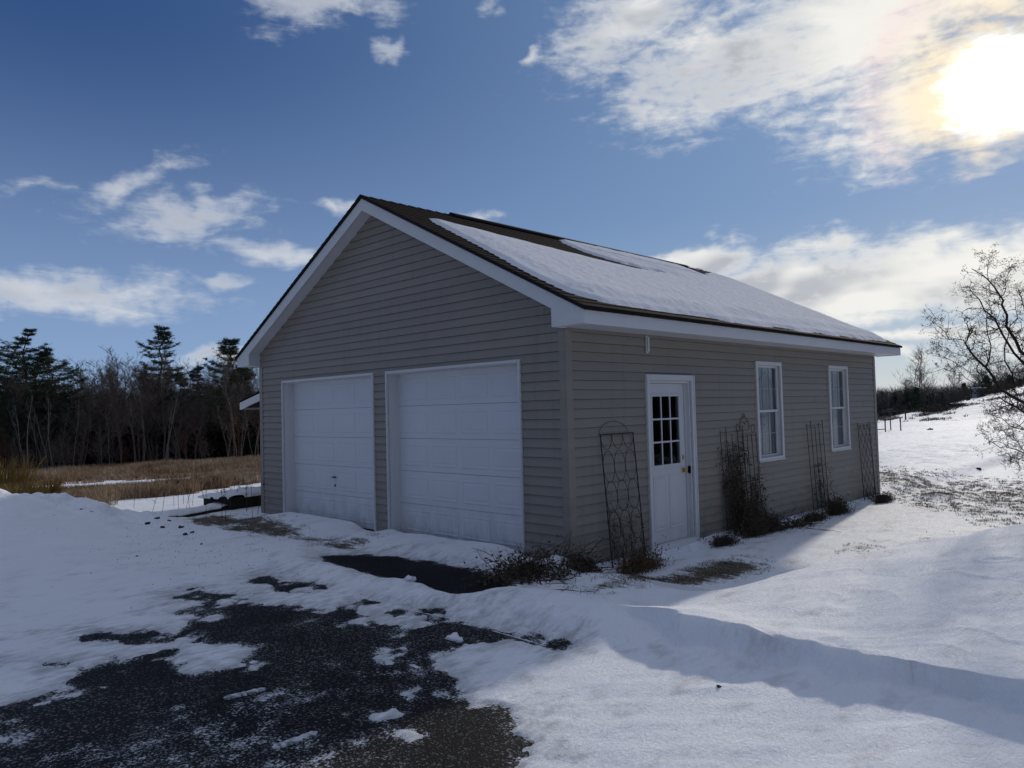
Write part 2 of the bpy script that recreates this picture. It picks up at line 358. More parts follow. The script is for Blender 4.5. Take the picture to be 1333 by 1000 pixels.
def grass_mask(x, y):
    dx = x-CAM[0]; dy = y-CAM[1]; D = np.hypot(dx, dy); az = np.degrees(np.arctan2(dy, dx))
    n = fbm(x, y, 1.2, 5, 60, .6)
    # right: lawn beyond the rear corner
    g0 = np.interp(az, [6, 10, 13, 17, 19], [11.3, 12.0, 13.2, 15.3, 16.5])
    g = (.34+.22*sst(D-g0, 0, 2.5))*sst(D-g0+n*1.4, -.4, 1.2)*(1-sst(D+n*2, 19.5, 23))*(az > 2)*(az < 21.5)
    g = np.maximum(g, .5*gau(D, 11.6, .8)*sst(-az, -17.2, -14.5))
    g = np.maximum(g, .5*gau(x, 3.7, .55)*gau(y, -1.75, .18))
    g = np.maximum(g, .80*gau(y, -.95-.12*(x-.5), .30)*sst(x, -1.1, -.4)*(1-sst(x, 1.4, 2.6)))
    # between the windrow and the left garage door
    g = np.maximum(g, .74*gau(x, -.85, .45)*sst(y, 2.5, 3.1)*(1-sst(y, 6.8, 8.2)))
    # left field
    L = (D > 14) & (az > 52)
    start = np.interp(az, [60, 63.5, 66, 69, 72, 75, 79, 90], [30, 25, 22.5, 20, 18.5, 17.3, 14, 13])
    gl = sst(D-start+n*2.5, -.3, .8)
    strip = sst(D, 28, 30)*(1-sst(D, 36, 39))*sst(az, 64.5, 68)
    gl = gl*(1-.95*strip)*(1-.55*sst(fbm(x,y,3.5,4,62), .08, .3)*(1-sst(D, 40, 50)))*(1-.25*sst(D, 60, 80))
    nl = n*1.0; g = np.where(L, np.maximum(g, gl), g)
    # right boundary bank
    g = np.maximum(g, .45*sst(x, 60, 66)*(1-sst(x, 92, 104))*sst(-y, -40, -30))
    return np.clip(g + n*(.9-.55*((x > 5.5) & (az < 30)))*sst(g, .08, .35) , 0, 1)
def m_snow(t, b):
    p = t.geo(); th = t.attr('thick'); g = t.attr('grass')
    n1 = t.noise(p, 38, 5, .6); n2 = t.noise(t.mapping(p, rot=(0,0,R_(45)), sc=(1,2.2,1)), 6, 6, .7); n5 = t.noise(p, 150, 2, .7)
    nd = t.noise(p, 1.2, 5, .55)
    col = t.mix(nd, (.80,.84,.90), (.90,.92,.95))
    # thin snow lets the asphalt through
    thin = t.ramp(t.m('ADD', th, t.m('ADD', t.m('MULTIPLY', t.m('SUBTRACT', n1, .5), .22), t.m('MULTIPLY', t.m('SUBTRACT', n5, .5), .22))), -.01, .06, 1., 0.)
    thin2 = t.m('MULTIPLY', t.ramp(t.m('ADD', th, t.m('MULTIPLY', t.m('SUBTRACT', n2, .5), 1.5)), -.25, .45, 1., 0.), .5)
    col = t.mix(t.m('MAXIMUM', thin, thin2), col, (.035,.036,.04))
    dirt = t.m('MULTIPLY', t.m('MULTIPLY', t.ramp(t.noise(t.mapping(p, rot=(0,0,R_(15)), sc=(1,1.8,1)), 1.9, 7, .68), .50, .72), t.ramp(th, 4.2, .2)), .62)
    col = t.mix(dirt, col, (.34,.33,.33))
    # lawn showing through: little dark tufts
    pg = t.mapping(p, rot=(0,0,R_(45)), sc=(2.,.3,1))
    n3 = t.noise(pg, 16, 6, .7); n4 = t.noise(pg, 3.0, 4, .6)
    gg = t.m('ADD', t.m('MULTIPLY', g, .72), t.m('ADD', t.m('MULTIPLY', t.m('SUBTRACT', n3, .5), 1.5), t.m('MULTIPLY', t.m('SUBTRACT', n4, .5), .7)))
    gm = t.m('MULTIPLY', t.ramp(gg, .42, .62), t.ramp(g, .04, .22))
    gc = t.mix(t.noise(p, 6, 4), (.11,.10,.08), (.22,.19,.14))
    col = t.mix(gm, col, gc)
    b.inputs['Roughness'].default_value = .7
    t.l.new(col, b.inputs['Base Color'])
    sas = t.m('ADD', t.m('MULTIPLY', t.noise(t.mapping(p, rot=(0,0,R_(41)), sc=(1,4.2,1)), 4.5, 6, .68, 0.), .55), t.m('MULTIPLY', t.noise(t.mapping(p, rot=(0,0,R_(52)), sc=(1,6,1)), 1.3, 4, .6, .6), 1.0))
    gran = t.noise(p, 160, 3, .6)
    hmix = t.m('ADD', t.m('MULTIPLY', sas, 1.0), t.m('ADD', t.m('MULTIPLY', n1, .34), t.m('MULTIPLY', gran, .16)))
    t.l.new(t.bump(hmix, .68, .05), b.inputs['Normal'])
M_SNOW = mat('snow', rough=.7, spec=.16, fn=m_snow)
X, Y = np.meshgrid(gx, gy, indexing='ij')
Z, COV = snow_h(X.ravel(), Y.ravel()); GM = grass_mask(X.ravel(), Y.ravel())
nx, ny = len(gx), len(gy)
ii = (np.arange(nx-1)[:,None]*ny+np.arange(ny-1)[None,:]).ravel()
FQ = np.stack([ii, ii+ny, ii+ny+1, ii+1], 1)
tri_mesh('snow_ground', np.stack([X.ravel(), Y.ravel(), Z], 1), FQ, M_SNOW, attrs={'thick': COV, 'grass': GM}, smooth=True, kind='structure')
print('terrain verts', nx*ny)
def gz(x, y):
    z, _ = snow_h(np.atleast_1d(np.asarray(x, float)), np.atleast_1d(np.asarray(y, float))); return z
def gz1(x, y): return float(gz(x, y)[0])
def P(px, D):
    """ground position at distance D (m, along the view) in the direction of a column of the photograph"""
    d = F+RT*(px-666.5)/FL; q = CAM[:2]+d[:2]*D; return q
# asphalt
def m_asph(t, b):
    p = t.geo(); n = t.noise(p, 120, 4, .8); v = t.n.new('ShaderNodeTexVoronoi'); t.l.new(p, v.inputs[0]); v.inputs['Scale'].default_value = 95
    big = t.noise(p, 1.1, 4, .6)
    c = t.mix(t.ramp(n, .46, .74), (.006,.006,.007), (.068,.070,.078))
    vs = t.ramp(t.sep(v.outputs['Color'])[0], .80, .95)
    c = t.mix(t.m('MULTIPLY', vs, .7), c, (.26,.26,.26))
    cv_ = t.attr('cov'); n6 = t.noise(p, 55, 5, .75); n7 = t.noise(p, 5, 4, .6)
    c = t.mix(t.ramp(big, .38, .66), c, t.mix(1, c, (.40,.42,.46), 'MULTIPLY'))
    px_, py_, pz_ = t.sep(p); pit_dark = t.m('MULTIPLY', t.ramp(px_, -2.0, -1.55), t.ramp(py_, -.6, -.1))
    c = t.mix(t.m('MULTIPLY', pit_dark, .75), c, (.003,.003,.004))  # asphalt made darker towards the garage front
    wet2 = t.ramp(t.noise(p, .55, 4, .6), .45, .62); c = t.mix(t.m('MULTIPLY', wet2, .45), c, (.004,.004,.006))
    dust = t.ramp(t.m('ADD', t.m('MULTIPLY', cv_, 2.6), t.m('ADD', t.m('MULTIPLY', t.m('SUBTRACT', n6, .5), 1.5), t.m('MULTIPLY', t.m('SUBTRACT', n7, .5), .9))), .02, .26)
    c = t.mix(t.m('MULTIPLY', dust, .85), c, (.70,.73,.78))
    t.l.new(c, b.inputs['Base Color'])
    b.inputs['Roughness'].default_value = .75
    h = t.m('ADD', t.m('MULTIPLY', v.outputs['Distance'], 1.), t.m('MULTIPLY', n, .6))
    t.l.new(t.bump(h, .5, .008), b.inputs['Normal'])
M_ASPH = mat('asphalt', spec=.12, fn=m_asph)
mb = MB(); n = 60
ax = np.array(seg((-14,-6,.25),(-6,-.8,.045),(-.8,.01,.08))); ay = np.array(seg((-9,-4.6,.2),(-4.6,4,.045),(4,7.7,.1))); AX, AY = np.meshgrid(ax, ay, indexing='ij')
na, nb_ = len(ax), len(ay)
AZ = .004+.006*fbm(AX.ravel(), AY.ravel(), 1.2, 3, 77)
i2 = (np.arange(na-1)[:,None]*nb_+np.arange(nb_-1)[None,:]).ravel()
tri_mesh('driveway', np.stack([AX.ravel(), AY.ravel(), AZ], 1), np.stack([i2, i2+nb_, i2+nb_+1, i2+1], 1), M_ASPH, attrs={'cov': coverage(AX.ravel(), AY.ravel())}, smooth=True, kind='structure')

# ---------------------------------------------------------------- garage
W, L, OH, OHE = 7.113, 9.6, .225, .45
ZT, ZB, SL = 2.782, 2.622, .510
def siding_mat(name, a, bcol):
    def fn(t, b):
        p = t.geo(); x, y, z = t.sep(p)
        course = t.m('FLOOR', t.m('DIVIDE', z, .108))
        cv = t.n.new('ShaderNodeCombineXYZ'); t.l.new(course, cv.inputs[2])
        wn = t.n.new('ShaderNodeTexWhiteNoise'); t.l.new(cv.outputs[0], wn.inputs[0])
        n = t.noise(t.mapping(p, sc=(1,1,3)), 1.7, 5, .6)
        c = t.mix(n, a, bcol)
        c = t.mix(t.m('MULTIPLY', wn.outputs[0], .22), c, (.15,.135,.12))
        stk = t.m('MULTIPLY', t.ramp(t.noise(t.mapping(p, sc=(5,5,.35)), 1.6, 5, .65), .5, .75), .22); c = t.mix(stk, c, (.12,.11,.10))
        dirt = t.m('MULTIPLY', t.ramp(z, .75, -.15), t.ramp(t.noise(t.mapping(p, sc=(1,1,2.5)), 4, 5, .65), .35, .7))
        c = t.mix(t.m('MULTIPLY', dirt, .45), c, (.09,.08,.066))
        t.l.new(c, b.inputs['Base Color'])
        gr = t.noise(t.mapping(p, sc=(6,6,60)), 3, 3, .6)
        wv = t.noise(t.mapping(p, sc=(.8,.8,5)), 1.4, 3, .5); t.l.new(t.bump(wv, .35, .03, t.bump(gr, .15, .004)), b.inputs['Normal'])
    return mat(name, rough=.5, spec=.35, fn=fn)
M_SID = siding_mat('vinyl_siding', (.238,.213,.180), (.292,.262,.224))
def m_white(t, b):
    p = t.geo(); n = t.noise(p, 2.5, 5, .6); z = t.sep(p)[2]
    c = t.mix(n, (.55,.55,.56), (.64,.645,.65))
    d = t.m('MULTIPLY', t.ramp(z, .5, -.1), t.ramp(t.noise(p, 9, 4, .6), .4, .75))
    c = t.mix(t.m('MULTIPLY', d, .35), c, (.33,.31,.28)); t.l.new(c, b.inputs['Base Color'])
    t.l.new(t.bump(t.noise(p, 120, 2), .05, .002), b.inputs['Normal'])
M_WHITE = mat('white_paint', rough=.42, spec=.4, fn=m_white)
def m_wood_trim(t, b):
    p = t.geo(); n = t.noise(t.mapping(p, sc=(6,6,.6)), 4, 5, .65)
    c = t.mix(n, (.55,.55,.54), (.74,.745,.75)); c = t.mix(t.m('MULTIPLY', t.ramp(n, .62, .75), .4), c, (.33,.30,.27)); t.l.new(c, b.inputs['Base Color'])
    t.l.new(t.bump(n, .25, .004), b.inputs['Normal'])
M_JAMB = mat('painted_wood', rough=.6, fn=m_wood_trim)
def m_shingle(t, b):
    p = t.geo(); x, y, z = t.sep(p)
    row = t.m('FLOOR', t.m('DIVIDE', y, .125)); xo = t.m('MULTIPLY_ADD', row, .137, x); tab = t.m('FLOOR', t.m('DIVIDE', xo, .17))
    cv = t.n.new('ShaderNodeCombineXYZ'); t.l.new(row, cv.inputs[0]); t.l.new(tab, cv.inputs[1])
    wn = t.n.new('ShaderNodeTexWhiteNoise'); t.l.new(cv.outputs[0], wn.inputs[0])
    c = t.mix(wn.outputs[0], (.012,.008,.0075), (.024,.0165,.015)); c = t.mix(t.noise(p, 220, 2, .7), c, (.02,.016,.014)); t.l.new(c, b.inputs['Base Color'])
    t.l.new(t.bump(t.noise(p, 160, 3, .7), .4, .004), b.inputs['Normal'])
M_SHG = mat('asphalt_shingle', rough=.95, spec=.03, fn=m_shingle)
M_DARK = mat('dark_edge', (.012,.011,.011), .8, .2)
M_INT = mat('interior', (.10,.085,.07), .9, .1)
M_RECESS = mat('recess_shadow_board', (.10,.10,.10), .8, .2)

G = empty('garage', (0,0,0), label='two-door garage with grey-tan siding and snow-dusted dark roof', cat='garage')
TH = {'front': lambda u, n, z: (-n, u, z), 'side': lambda u, n, z: (u, -n, z), 'back': lambda u, n, z: (L+n, u, z), 'far': lambda u, n, z: (u, W+n, z)}
def siding(name, key, ulen, ztop, openings, gable=False):
    f = TH[key]; mb = MB(); EX = .108; z0 = -.324; k = 0
    cuts = sorted({round(q, 5) for o in openings for q in (o[2], o[3])})
    flip = key in ('side', 'back')
    def Q(a, b, c, d):
        mb.add([a,b,c,d], [(3,2,1,0) if flip else (0,1,2,3)])
    def lim(z):
        if gable and z > ztop:
            return (z-ztop)/SL, ulen-(z-ztop)/SL
        return 0., ulen
    zmax = ztop+SL*ulen/2 if gable else ztop
    while z0 < zmax-.001:
        z1 = min(z0+EX, zmax)
        # a narrow slot is left open under the next course
        ze = z1-.0045 if z1 < zmax-.001 else z1
        zs = [z0]+[c for c in cuts if z0 < c < ze]+([ztop] if gable and z0 < ztop < ze else [])+[ze]; zs = sorted(set(zs))
        # staggered panel ends
        js = sorted(((k*1.37+j*3.66) % (ulen*1.01)) for j in range(2))
        for a, b in zip(zs[:-1], zs[1:]):
            if b-a < 1e-4: continue
            iv = [(0., ulen)]
            for (u0,u1,w0,w1) in openings:
                if a >= w0-1e-5 and b <= w1+1e-5:
                    iv = [q for (p,r) in iv for q in ((p, min(r,u0)), (max(p,u1), r)) if q[1]-q[0] > 1e-4]
            nf = lambda z: .016*(1-(z-z0)/EX)+.002
            la, ha = lim(a); lb, hb = lim(b-1e-6)
            for (p, r) in iv:
                seams = [p]+[j for j in js if p+.2 < j < r-.2]+[r]
                for q, (p2, r2) in enumerate(zip(seams[:-1], seams[1:])):
                    e = .0018*(q % 2)
                    pa, ra = max(p2,la), min(r2,ha); pb, rb = max(p2,lb), min(r2,hb)
                    if ra-pa < 1e-4: continue
                    if rb < pb: rb = pb = (rb+pb)/2
                    Q(f(pa,nf(a)+e,a), f(pb,nf(b)+e,b), f(rb,nf(b)+e,b), f(ra,nf(a)+e,a))
                    if a == z0: Q(f(pa,-.001,a), f(pa,nf(a)+e,a), f(ra,nf(a)+e,a), f(ra,-.001,a))
        z0 += EX; k += 1
    return mb.build(name, M_SID, G)
DR = (.73, 3.30, -.4, 2.28); DL = (3.69, 6.285, -.4, 2.28)
ED = (1.57, 2.55, -.06, 2.06)
W1 = (4.50, 5.26, .895, 2.325); W2 = (7.29, 8.06, .895, 2.325)
WT = ZT+OHE*SL-.02
siding('front_wall', 'front', W, WT, [DR, DL], gable=True)
siding('side_wall', 'side', L, ZB+.02, [ED, W1, W2])
siding('back_wall', 'back', W, WT, [], gable=True)
siding('far_wall', 'far', L, ZB+.2, [])
# inner shell: studs and sheathing behind the siding, thin so openings stay open
def shell():
    mb = MB(); T = .10
    def wall(key, ulen, ops, ztop):
        f = TH[key]; us = sorted({T if key in ('side','far') else 0., ulen-T if key in ('side','far') else ulen}|{o[0] for o in ops}|{o[1] for o in ops}); zs = sorted({-.3, ztop}|{max(-.3,o[2]) for o in ops}|{o[3] for o in ops})
        for a, b in zip(us[:-1], us[1:]):
            for c, d in zip(zs[:-1], zs[1:]):
                um, zm = (a+b)/2, (c+d)/2
                if any(o[0] < um < o[1] and o[2] < zm < o[3] for o in ops): continue
                p = np.array(f(a, -.002, c)); q = np.array(f(b, -T, d)); mb.box(p, q)
    wall('front', W, [DR, DL], 2.6); wall('side', L, [ED, W1, W2], 2.6); wall('back', W, [], 2.6); wall('far', L, [], 2.6)
    for X0 in (.002, L-T-.002):
        mb.prism([(X0,.02,2.602),(X0,W-.02,2.602),(X0,W/2,2.602+SL*(W/2-.02))], (T,0,0))
    mb.box((.11,.11,2.50),(L-.11,W-.11,2.56))
    mb.box((.004,.11,-.2),(L-.11,W-.11,-.02))
    return mb.build('wall_frame', M_INT, G)
shell()
# corner posts
def corner(x, y, sx, sy):
    mb = MB(); wd = .085; pr = .022
    mb.box((x+sx*pr, y+sy*pr, -.33), (x-sx*wd, y+sy*.001, (ZB-.01)))
    mb.box((x+sx*pr, y+sy*.0005, -.33), (x+sx*.001, y-sy*wd, (ZB-.01) if (sy > 0) == (sy > 0) else 0))
    return mb.build('corner_post', M_SID, G, bevel=.003)
corner(0,0,-1,-1); corner(L,0,1,-1); corner(0,W,-1,1); corner(L,W,1,1)
# concrete footing
mb = MB(); mb.box((.012,.012,-.6),(L-.012,W-.012,-.33)); 
mb.build('foundation', mat('concrete', (.22,.21,.2), .9), G)

# roof
X0r, X1r = -OH-.025, L+OH+.025
def roof_side(sy):
    """stepped shingle courses; sy -1 near slope (y from -OHE), +1 far slope"""
    mb = MB(); n = 34; tot = W/2+OHE+.03
    fy = (lambda d: -OHE-.03+d) if sy < 0 else (lambda d: W+OHE+.03-d)
    z0 = ZT+.012-.03*SL
    for k in range(n):
        a, b = tot*k/n, tot*(k+1)/n
        za, zb = z0+SL*a+.030, z0+SL*b+.022
        ya, yb = fy(a), fy(b)
        q = [(X0r,ya,za),(X1r,ya,za),(X1r,yb,zb),(X0r,yb,zb)]
        mb.add(q, [(0,1,2,3) if sy < 0 else (3,2,1,0)])
        q = [(X0r,ya,za),(X1r,ya,za),(X1r,ya,z0+SL*a+.020-.02*(k == 0)),(X0r,ya,z0+SL*a+.020-.02*(k == 0))]
        mb.add(q, [(3,2,1,0) if sy < 0 else (0,1,2,3)])
    # deck under it, with its dark edge
    y0, y1 = fy(0), fy(tot)
    mb.cur = 1
    mb.prism([(X0r,y0+.001*(-sy),z0-.012),(X0r,y1,z0+SL*tot-.012),(X0r,y1,z0+SL*tot+.019),(X0r,y0+.001*(-sy),z0+.019)], (X1r-X0r,0,0))
    return mb
ridge_z = ZT+.012+SL*(W/2+OHE)+.025
r = roof_side(-1).build('roof_slope', [M_SHG, M_DARK], G)
r2 = roof_side(1).build('roof_slope', [M_SHG, M_DARK], G)
mb = MB()
for k in range(58):
    a = X0r+k*(X1r-X0r)/58; b = a+(X1r-X0r)/58+.015
    if a > X1r-.02: break
    e = .004
    mb.add([(a,W/2-.13,ridge_z-.064+e*1.5),(a,W/2,ridge_z+.004+e*1.5),(a,W/2+.13,ridge_z-.064+e*1.5),(b,W/2-.13,ridge_z-.064-e),(b,W/2,ridge_z+.004-e),(b,W/2+.13,ridge_z-.064-e)],[(0,3,4,1),(1,4,5,2)])
mb.build('ridge_cap', M_SHG, G)
mb = MB(); mb.prism([(1.45,W/2-.13,ridge_z-.045),(1.45,W/2-.12,ridge_z-.01),(1.45,W/2,ridge_z+.045),(1.45,W/2+.12,ridge_z-.01),(1.45,W/2+.13,ridge_z-.045)], (6.9,0,0))
mb.build('ridge_vent', M_DARK, G)
# fascia and soffits
mb = MB()
for sy in (-1, 1):
    y0 = -OHE if sy < 0 else W+OHE; mb = MB()
    mb.box((-OH+.021, y0, ZB), (L+OH-.021, y0-sy*.02, ZT-.014))
    mb.build('eave_fascia', M_WHITE, G, bevel=.003)
def rake(x, sx):
    mb = MB(); ye = OHE; h = .172
    for s_ in (-1, 1):
        Yf = (lambda v: v) if s_ < 0 else (lambda v: W-v)
        zr = lambda v: ZT-.012+SL*(v+OHE)
        poly = [(x, Yf(-ye), ZB-.001), (x, Yf(-ye), zr(-ye)), (x, Yf(W/2-.0005), zr(W/2)), (x, Yf(W/2-.0005), zr(W/2)-h), (x, Yf(.0), zr(0)-h), (x, Yf(.0), ZB-.001)]
        mb.prism(poly, (sx*-.02, 0, 0))
    return mb.build('rake_fascia', M_WHITE, G, bevel=.003)
rake(-OH, -1); rake(L+OH, 1)
def soffits():
    mb = MB()
    for s_ in (-1, 1):
        Yf = (lambda v: v) if s_ < 0 else (lambda v: W-v)
        mb.prism([(-OH+.022, Yf(-OHE+.021), ZB+.012), (-OH+.022, Yf(.0), ZB+.012), (-OH+.022, Yf(.0), ZB+.02), (-OH+.022, Yf(-OHE+.021), ZB+.02)], (L+2*OH-.044, 0, 0))
        for xa, xb in ((-OH+.021, -.001), (L+.001, L+OH-.021)):
            zr = lambda v: ZT-.04+SL*(v+OHE)-.125
            mb.prism([(xa, Yf(-.0), zr(0)), (xa, Yf(W/2), zr(W/2)), (xa, Yf(W/2), zr(W/2)+.01), (xa, Yf(-.0), zr(0)+.01)], (xb-xa, 0, 0))
            # boxed return closing plate, flush with the wall plane
            mb.prism([(xa, Yf(-.003), ZB+.001), (xa, Yf(-.003), zr(0)+.02), (xa, Yf(-.018), zr(0)+.02), (xa, Yf(-.018), ZB+.001)], (xb-xa, 0, 0))
    return mb.build('soffit', M_WHITE, G)
soffits()
# gutter bracket under the soffit by the door
mb = MB(); mb.box((1.53,-.055,2.42),(1.56,-.030,2.60)); mb.box((1.52,-.03,2.40),(1.57,-.018,2.62)); mb.build('wall_bracket', M_WHITE, G, bevel=.002)

# garage doors
def m_gdoor(t, b):
    p = t.geo(); z = t.sep(p)[2]; n = t.noise(p, 1.6, 5, .6)
    c = t.mix(n, (.59,.61,.64), (.67,.685,.71))
    d = t.m('MULTIPLY', t.ramp(z, .75, -.05), t.ramp(t.noise(t.mapping(p, sc=(1,1,.6)), 6, 6, .7), .38, .68))
    c = t.mix(t.m('MULTIPLY', d, .5), c, (.30,.29,.27)); t.l.new(c, b.inputs['Base Color'])
    t.l.new(t.bump(t.noise(t.mapping(p, sc=(1,1,8)), 40, 3), .12, .002), b.inputs['Normal'])
M_GD = mat('garage_door_paint', rough=.45, spec=.35, fn=m_gdoor)
def panel_ring(mb, f, u0, u1, z0, z1, n0, inset=.03, up=.009, flip=False):
    def rect(i, n): return [f(u0+i,n,z0+i), f(u1-i,n,z0+i), f(u1-i,n,z1-i), f(u0+i,n,z1-i)]
    V = rect(0, n0)+rect(.007, n0+up)+rect(.022, n0+up)+rect(.034, n0+.001)+rect(.034+inset, n0+up*.9)
    fs = [(16,17,18,19)]
    for r_ in range(4):
        for j in range(4):
            k = (j+1) % 4; fs.append((r_*4+j, r_*4+k, r_*4+4+k, r_*4+4+j))
    if not flip: fs = [q[::-1] for q in fs]
    mb.add(V, fs)
def gdoor(D, cols, handle, label):
    u0, u1, _, zt = D; rec = .17; f = TH['front']
    d = empty('garage_door', (0,0,0), label=label); d.parent = G
    zb = .0; n = 5; hh = (zt-zb)/n
    for k in range(n):
        mb = MB(); za, zb_ = zb+k*hh+.0022, zb+(k+1)*hh-.0022
        mb.box(f(u0+.002, -rec, za), f(u1-.002, -rec-.04, zb_))
        cw = (u1-u0-.16)/cols
        for c in range(cols):
            a = u0+.08+c*cw+.045; b_ = a+cw-.09
            panel_ring(mb, f, a, b_, za+.075, zb_-.075, -rec+.0006, up=.0048)
        mb.build('door_section', M_GD, d, bevel=0)
    mb = MB(); mb.box(f(u0,-rec-.045,-.02), f(u1,-rec-.06,zt)); mb.build('backing', M_RECESS, d)
    # bottom rubber seal
    mb = MB(); mb.box(f(u0+.004,-rec+.002,-.03), f(u1-.004,-rec-.035,.003)); mb.build('bottom_seal', M_DARK, d)
    # jamb lining and outer moulding
    mb = MB()
    for u, s_ in ((u0, -1), (u1, 1)):
        mb.box(f(u-s_*.006, .004, -.32), f(u+s_*.02, -rec-.05, zt+.02))
    mb.box(f(u0+.006, .0035, zt-.006), f(u1-.006, -rec-.05, zt+.02))
    mb.build('jamb', M_JAMB, d)
    mb = MB()
    for u, s_ in ((u0-.003, -1), (u1+.003, 1)):
        mb.box(f(u, .005, -.32), f(u+s_*.042, .030, zt+.045))
        mb.box(f(u+s_*.010, .030, -.32), f(u+s_*.034, .037, zt+.032))
    mb.box(f(u0-.002, .0052, zt+.003), f(u1+.002, .0295, zt+.0445)); mb.box(f(u0-.002, .0295, zt+.011), f(u1+.002, .0365, zt+.036))
    mb.build('moulding', M_WHITE, d, bevel=.003)
    if handle:
        h = MB(); uh, zh = 5.01, .735
        h.tube([f(uh-.055,-rec+.028,zh),f(uh+.055,-rec+.028,zh)], .009, 8); h.tube([f(uh,-rec,zh),f(uh,-rec+.03,zh)], .014, 8)
        h.build('door_handle', mat('black_iron', (.015,.015,.015), .5), d); h = MB()
        h.tube([f(uh,-rec,zh-.13),f(uh,-rec+.012,zh-.13)], .016, 10)
        h.tube([f(uh,-rec+.012,zh-.12),f(uh,-rec+.014,zh-.15)], .006, 5)
        h.build('lock', mat('black_iron', (.015,.015,.015), .5), d)
    return d
gdoor(DR, 4, False, 'plain right-hand garage door'); gdoor(DL, 4, True, 'left-hand garage door with black T handle')

# entry door
M_DOOR = M_WHITE
M_BRASS = mat('brass', (.55,.38,.14), .3, .5, metal=1.)
def m_glass(t, b):
    g = t.n.new('ShaderNodeBsdfGlossy'); g.inputs['Roughness'].default_value = .03; g.inputs['Color'].default_value = (.9,.95,1,1)
    tr = t.n.new('ShaderNodeBsdfTransparent'); tr.inputs['Color'].default_value = (.78,.84,.82,1)
    fr = t.n.new('ShaderNodeFresnel'); fr.inputs[0].default_value = 1.55
    t.l.new(t.bump(t.noise(t.geo(), 3, 2), .03, .02), g.inputs['Normal'])
    mx = t.n.new('ShaderNodeMixShader'); t.l.new(t.m('MULTIPLY_ADD', fr.outputs[0], 1.3, .02, clamp=True), mx.inputs[0]); t.l.new(tr.outputs[0], mx.inputs[1]); t.l.new(g.outputs[0], mx.inputs[2])
    t.l.new(mx.outputs[0], t.n['Material Output'].inputs[0])
M_GLASS = mat('window_glass', fn=m_glass)
def m_curtain(t, b):
    p = t.geo(); n = t.noise(t.mapping(p, sc=(1,1,.08)), 26, 4, .6); l = t.noise(p, 60, 3, .6)
    c = t.mix(n, (.24,.26,.29), (.42,.44,.48)); c = t.mix(t.m('MULTIPLY', t.ramp(l, .45,.6), .3), c, (.10,.10,.11)); t.l.new(c, b.inputs['Base Color'])
M_CURT = mat('lace_curtain', rough=.9, fn=m_curtain)
f = TH['side']
d = empty('entry_door', (0,0,0), label='white side door with nine small panes'); d.parent = G
u0, u1, zb, zt = ED; rec = .065
mb = MB()   # casing
for u, s_ in ((u0-.002,-1),(u1+.002,1)):
    mb.box(f(u, .005, zb-.14), f(u+s_*.075, .036, zt+.078)); mb.box(f(u+s_*.05, .036, zb-.14), f(u+s_*.072, .044, zt+.075))
mb.box(f(u0-.001,.0052,zt+.002), f(u1+.001,.0355,zt+.0775)); mb.box(f(u0-.001,.0355,zt+.052), f(u1+.001,.0435,zt+.0745))
mb.build('casing', M_WHITE, d, bevel=.003)
mb = MB()
for u, s_ in ((u0,1),(u1,-1)): mb.box(f(u-s_*.001, .004, zb), f(u+s_*.03, -rec-.05, zt))
mb.box(f(u0+.03, .004, zt-.03), f(u1-.03, -rec-.05, zt)); mb.box(f(u1-.03,-rec+.02,zb), f(u1-.055,-rec-.05,zt-.03))
mb.build('door_frame', M_WHITE, d)
a, b_ = u0+.034, u1-.059; zd0, zd1 = zb+.035, zt-.034
ga, gb, gz0, gz1_ = a+.13, b_-.13, zb+1.03, zt-.20
mb = MB()
mb.box(f(a,-rec,zd0), f(b_,-rec-.04,gz0)); mb.box(f(a,-rec,gz1_), f(b_,-rec-.04,zd1)); mb.box(f(a,-rec,gz0), f(ga,-rec-.04,gz1_)); mb.box(f(gb,-rec,gz0), f(b_,-rec-.04,gz1_))
mid = (a+b_)/2
panel_ring(mb, f, a+.11, mid-.03, zd0+.16, gz0-.13, -rec+.0006, flip=True); panel_ring(mb, f, mid+.03, b_-.11, zd0+.16, gz0-.13, -rec+.0006, flip=True)
mb.build('door_slab', M_DOOR, d)
mb = MB()
for q in ((ga-.03,ga+.002),(gb-.002,gb+.03)): mb.box(f(q[0],-rec+.014,gz0-.03), f(q[1],-rec-.001,gz1_+.03))
mb.box(f(ga+.002,-rec+.0135,gz0-.03), f(gb-.002,-rec-.001,gz0+.002)); mb.box(f(ga+.002,-rec+.0135,gz1_-.002), f(gb-.002,-rec-.001,gz1_+.03))
for i in (1,2):
    u = ga+(gb-ga)*i/3; mb.box(f(u-.011,-rec+.010,gz0+.002), f(u+.011,-rec+.001,gz1_-.002))
    z = gz0+(gz1_-gz0)*i/3; mb.box(f(ga+.002,-rec+.009,z-.011), f(gb-.002,-rec+.0015,z+.011))
mb.build('muntins', M_DOOR, d, bevel=.002)
mb = MB(); mb.quad(f(ga,-rec-.004,gz0), f(gb,-rec-.004,gz0), f(gb,-rec-.004,gz1_), f(ga,-rec-.004,gz1_)); mb.build('glass_pane', M_GLASS, d)
def knob(name, u, z, rp, rk, dep):
    mb = MB(); ang = np.linspace(0, 2*math.pi, 17)[:-1]
    mb.tube([f(u,-rec,z),f(u,-rec+.008,z)], rp, 16)
    if rk: mb.tube([f(u,-rec+q,z) for q in (.008,.02,.03,.045,.058,.064)], [.010,.010,.02,rk,rk*.8,.006], 14)
    else: mb.tube([f(u,-rec+q,z) for q in (.008,.016)], [.018,.016], 12)
    mb.build(name, M_BRASS, d, smooth=True)
knob('door_knob', b_-.065, zb+.93, .033, .028, .06); knob('deadbolt', b_-.065, zb+1.10, .030, 0, .02)
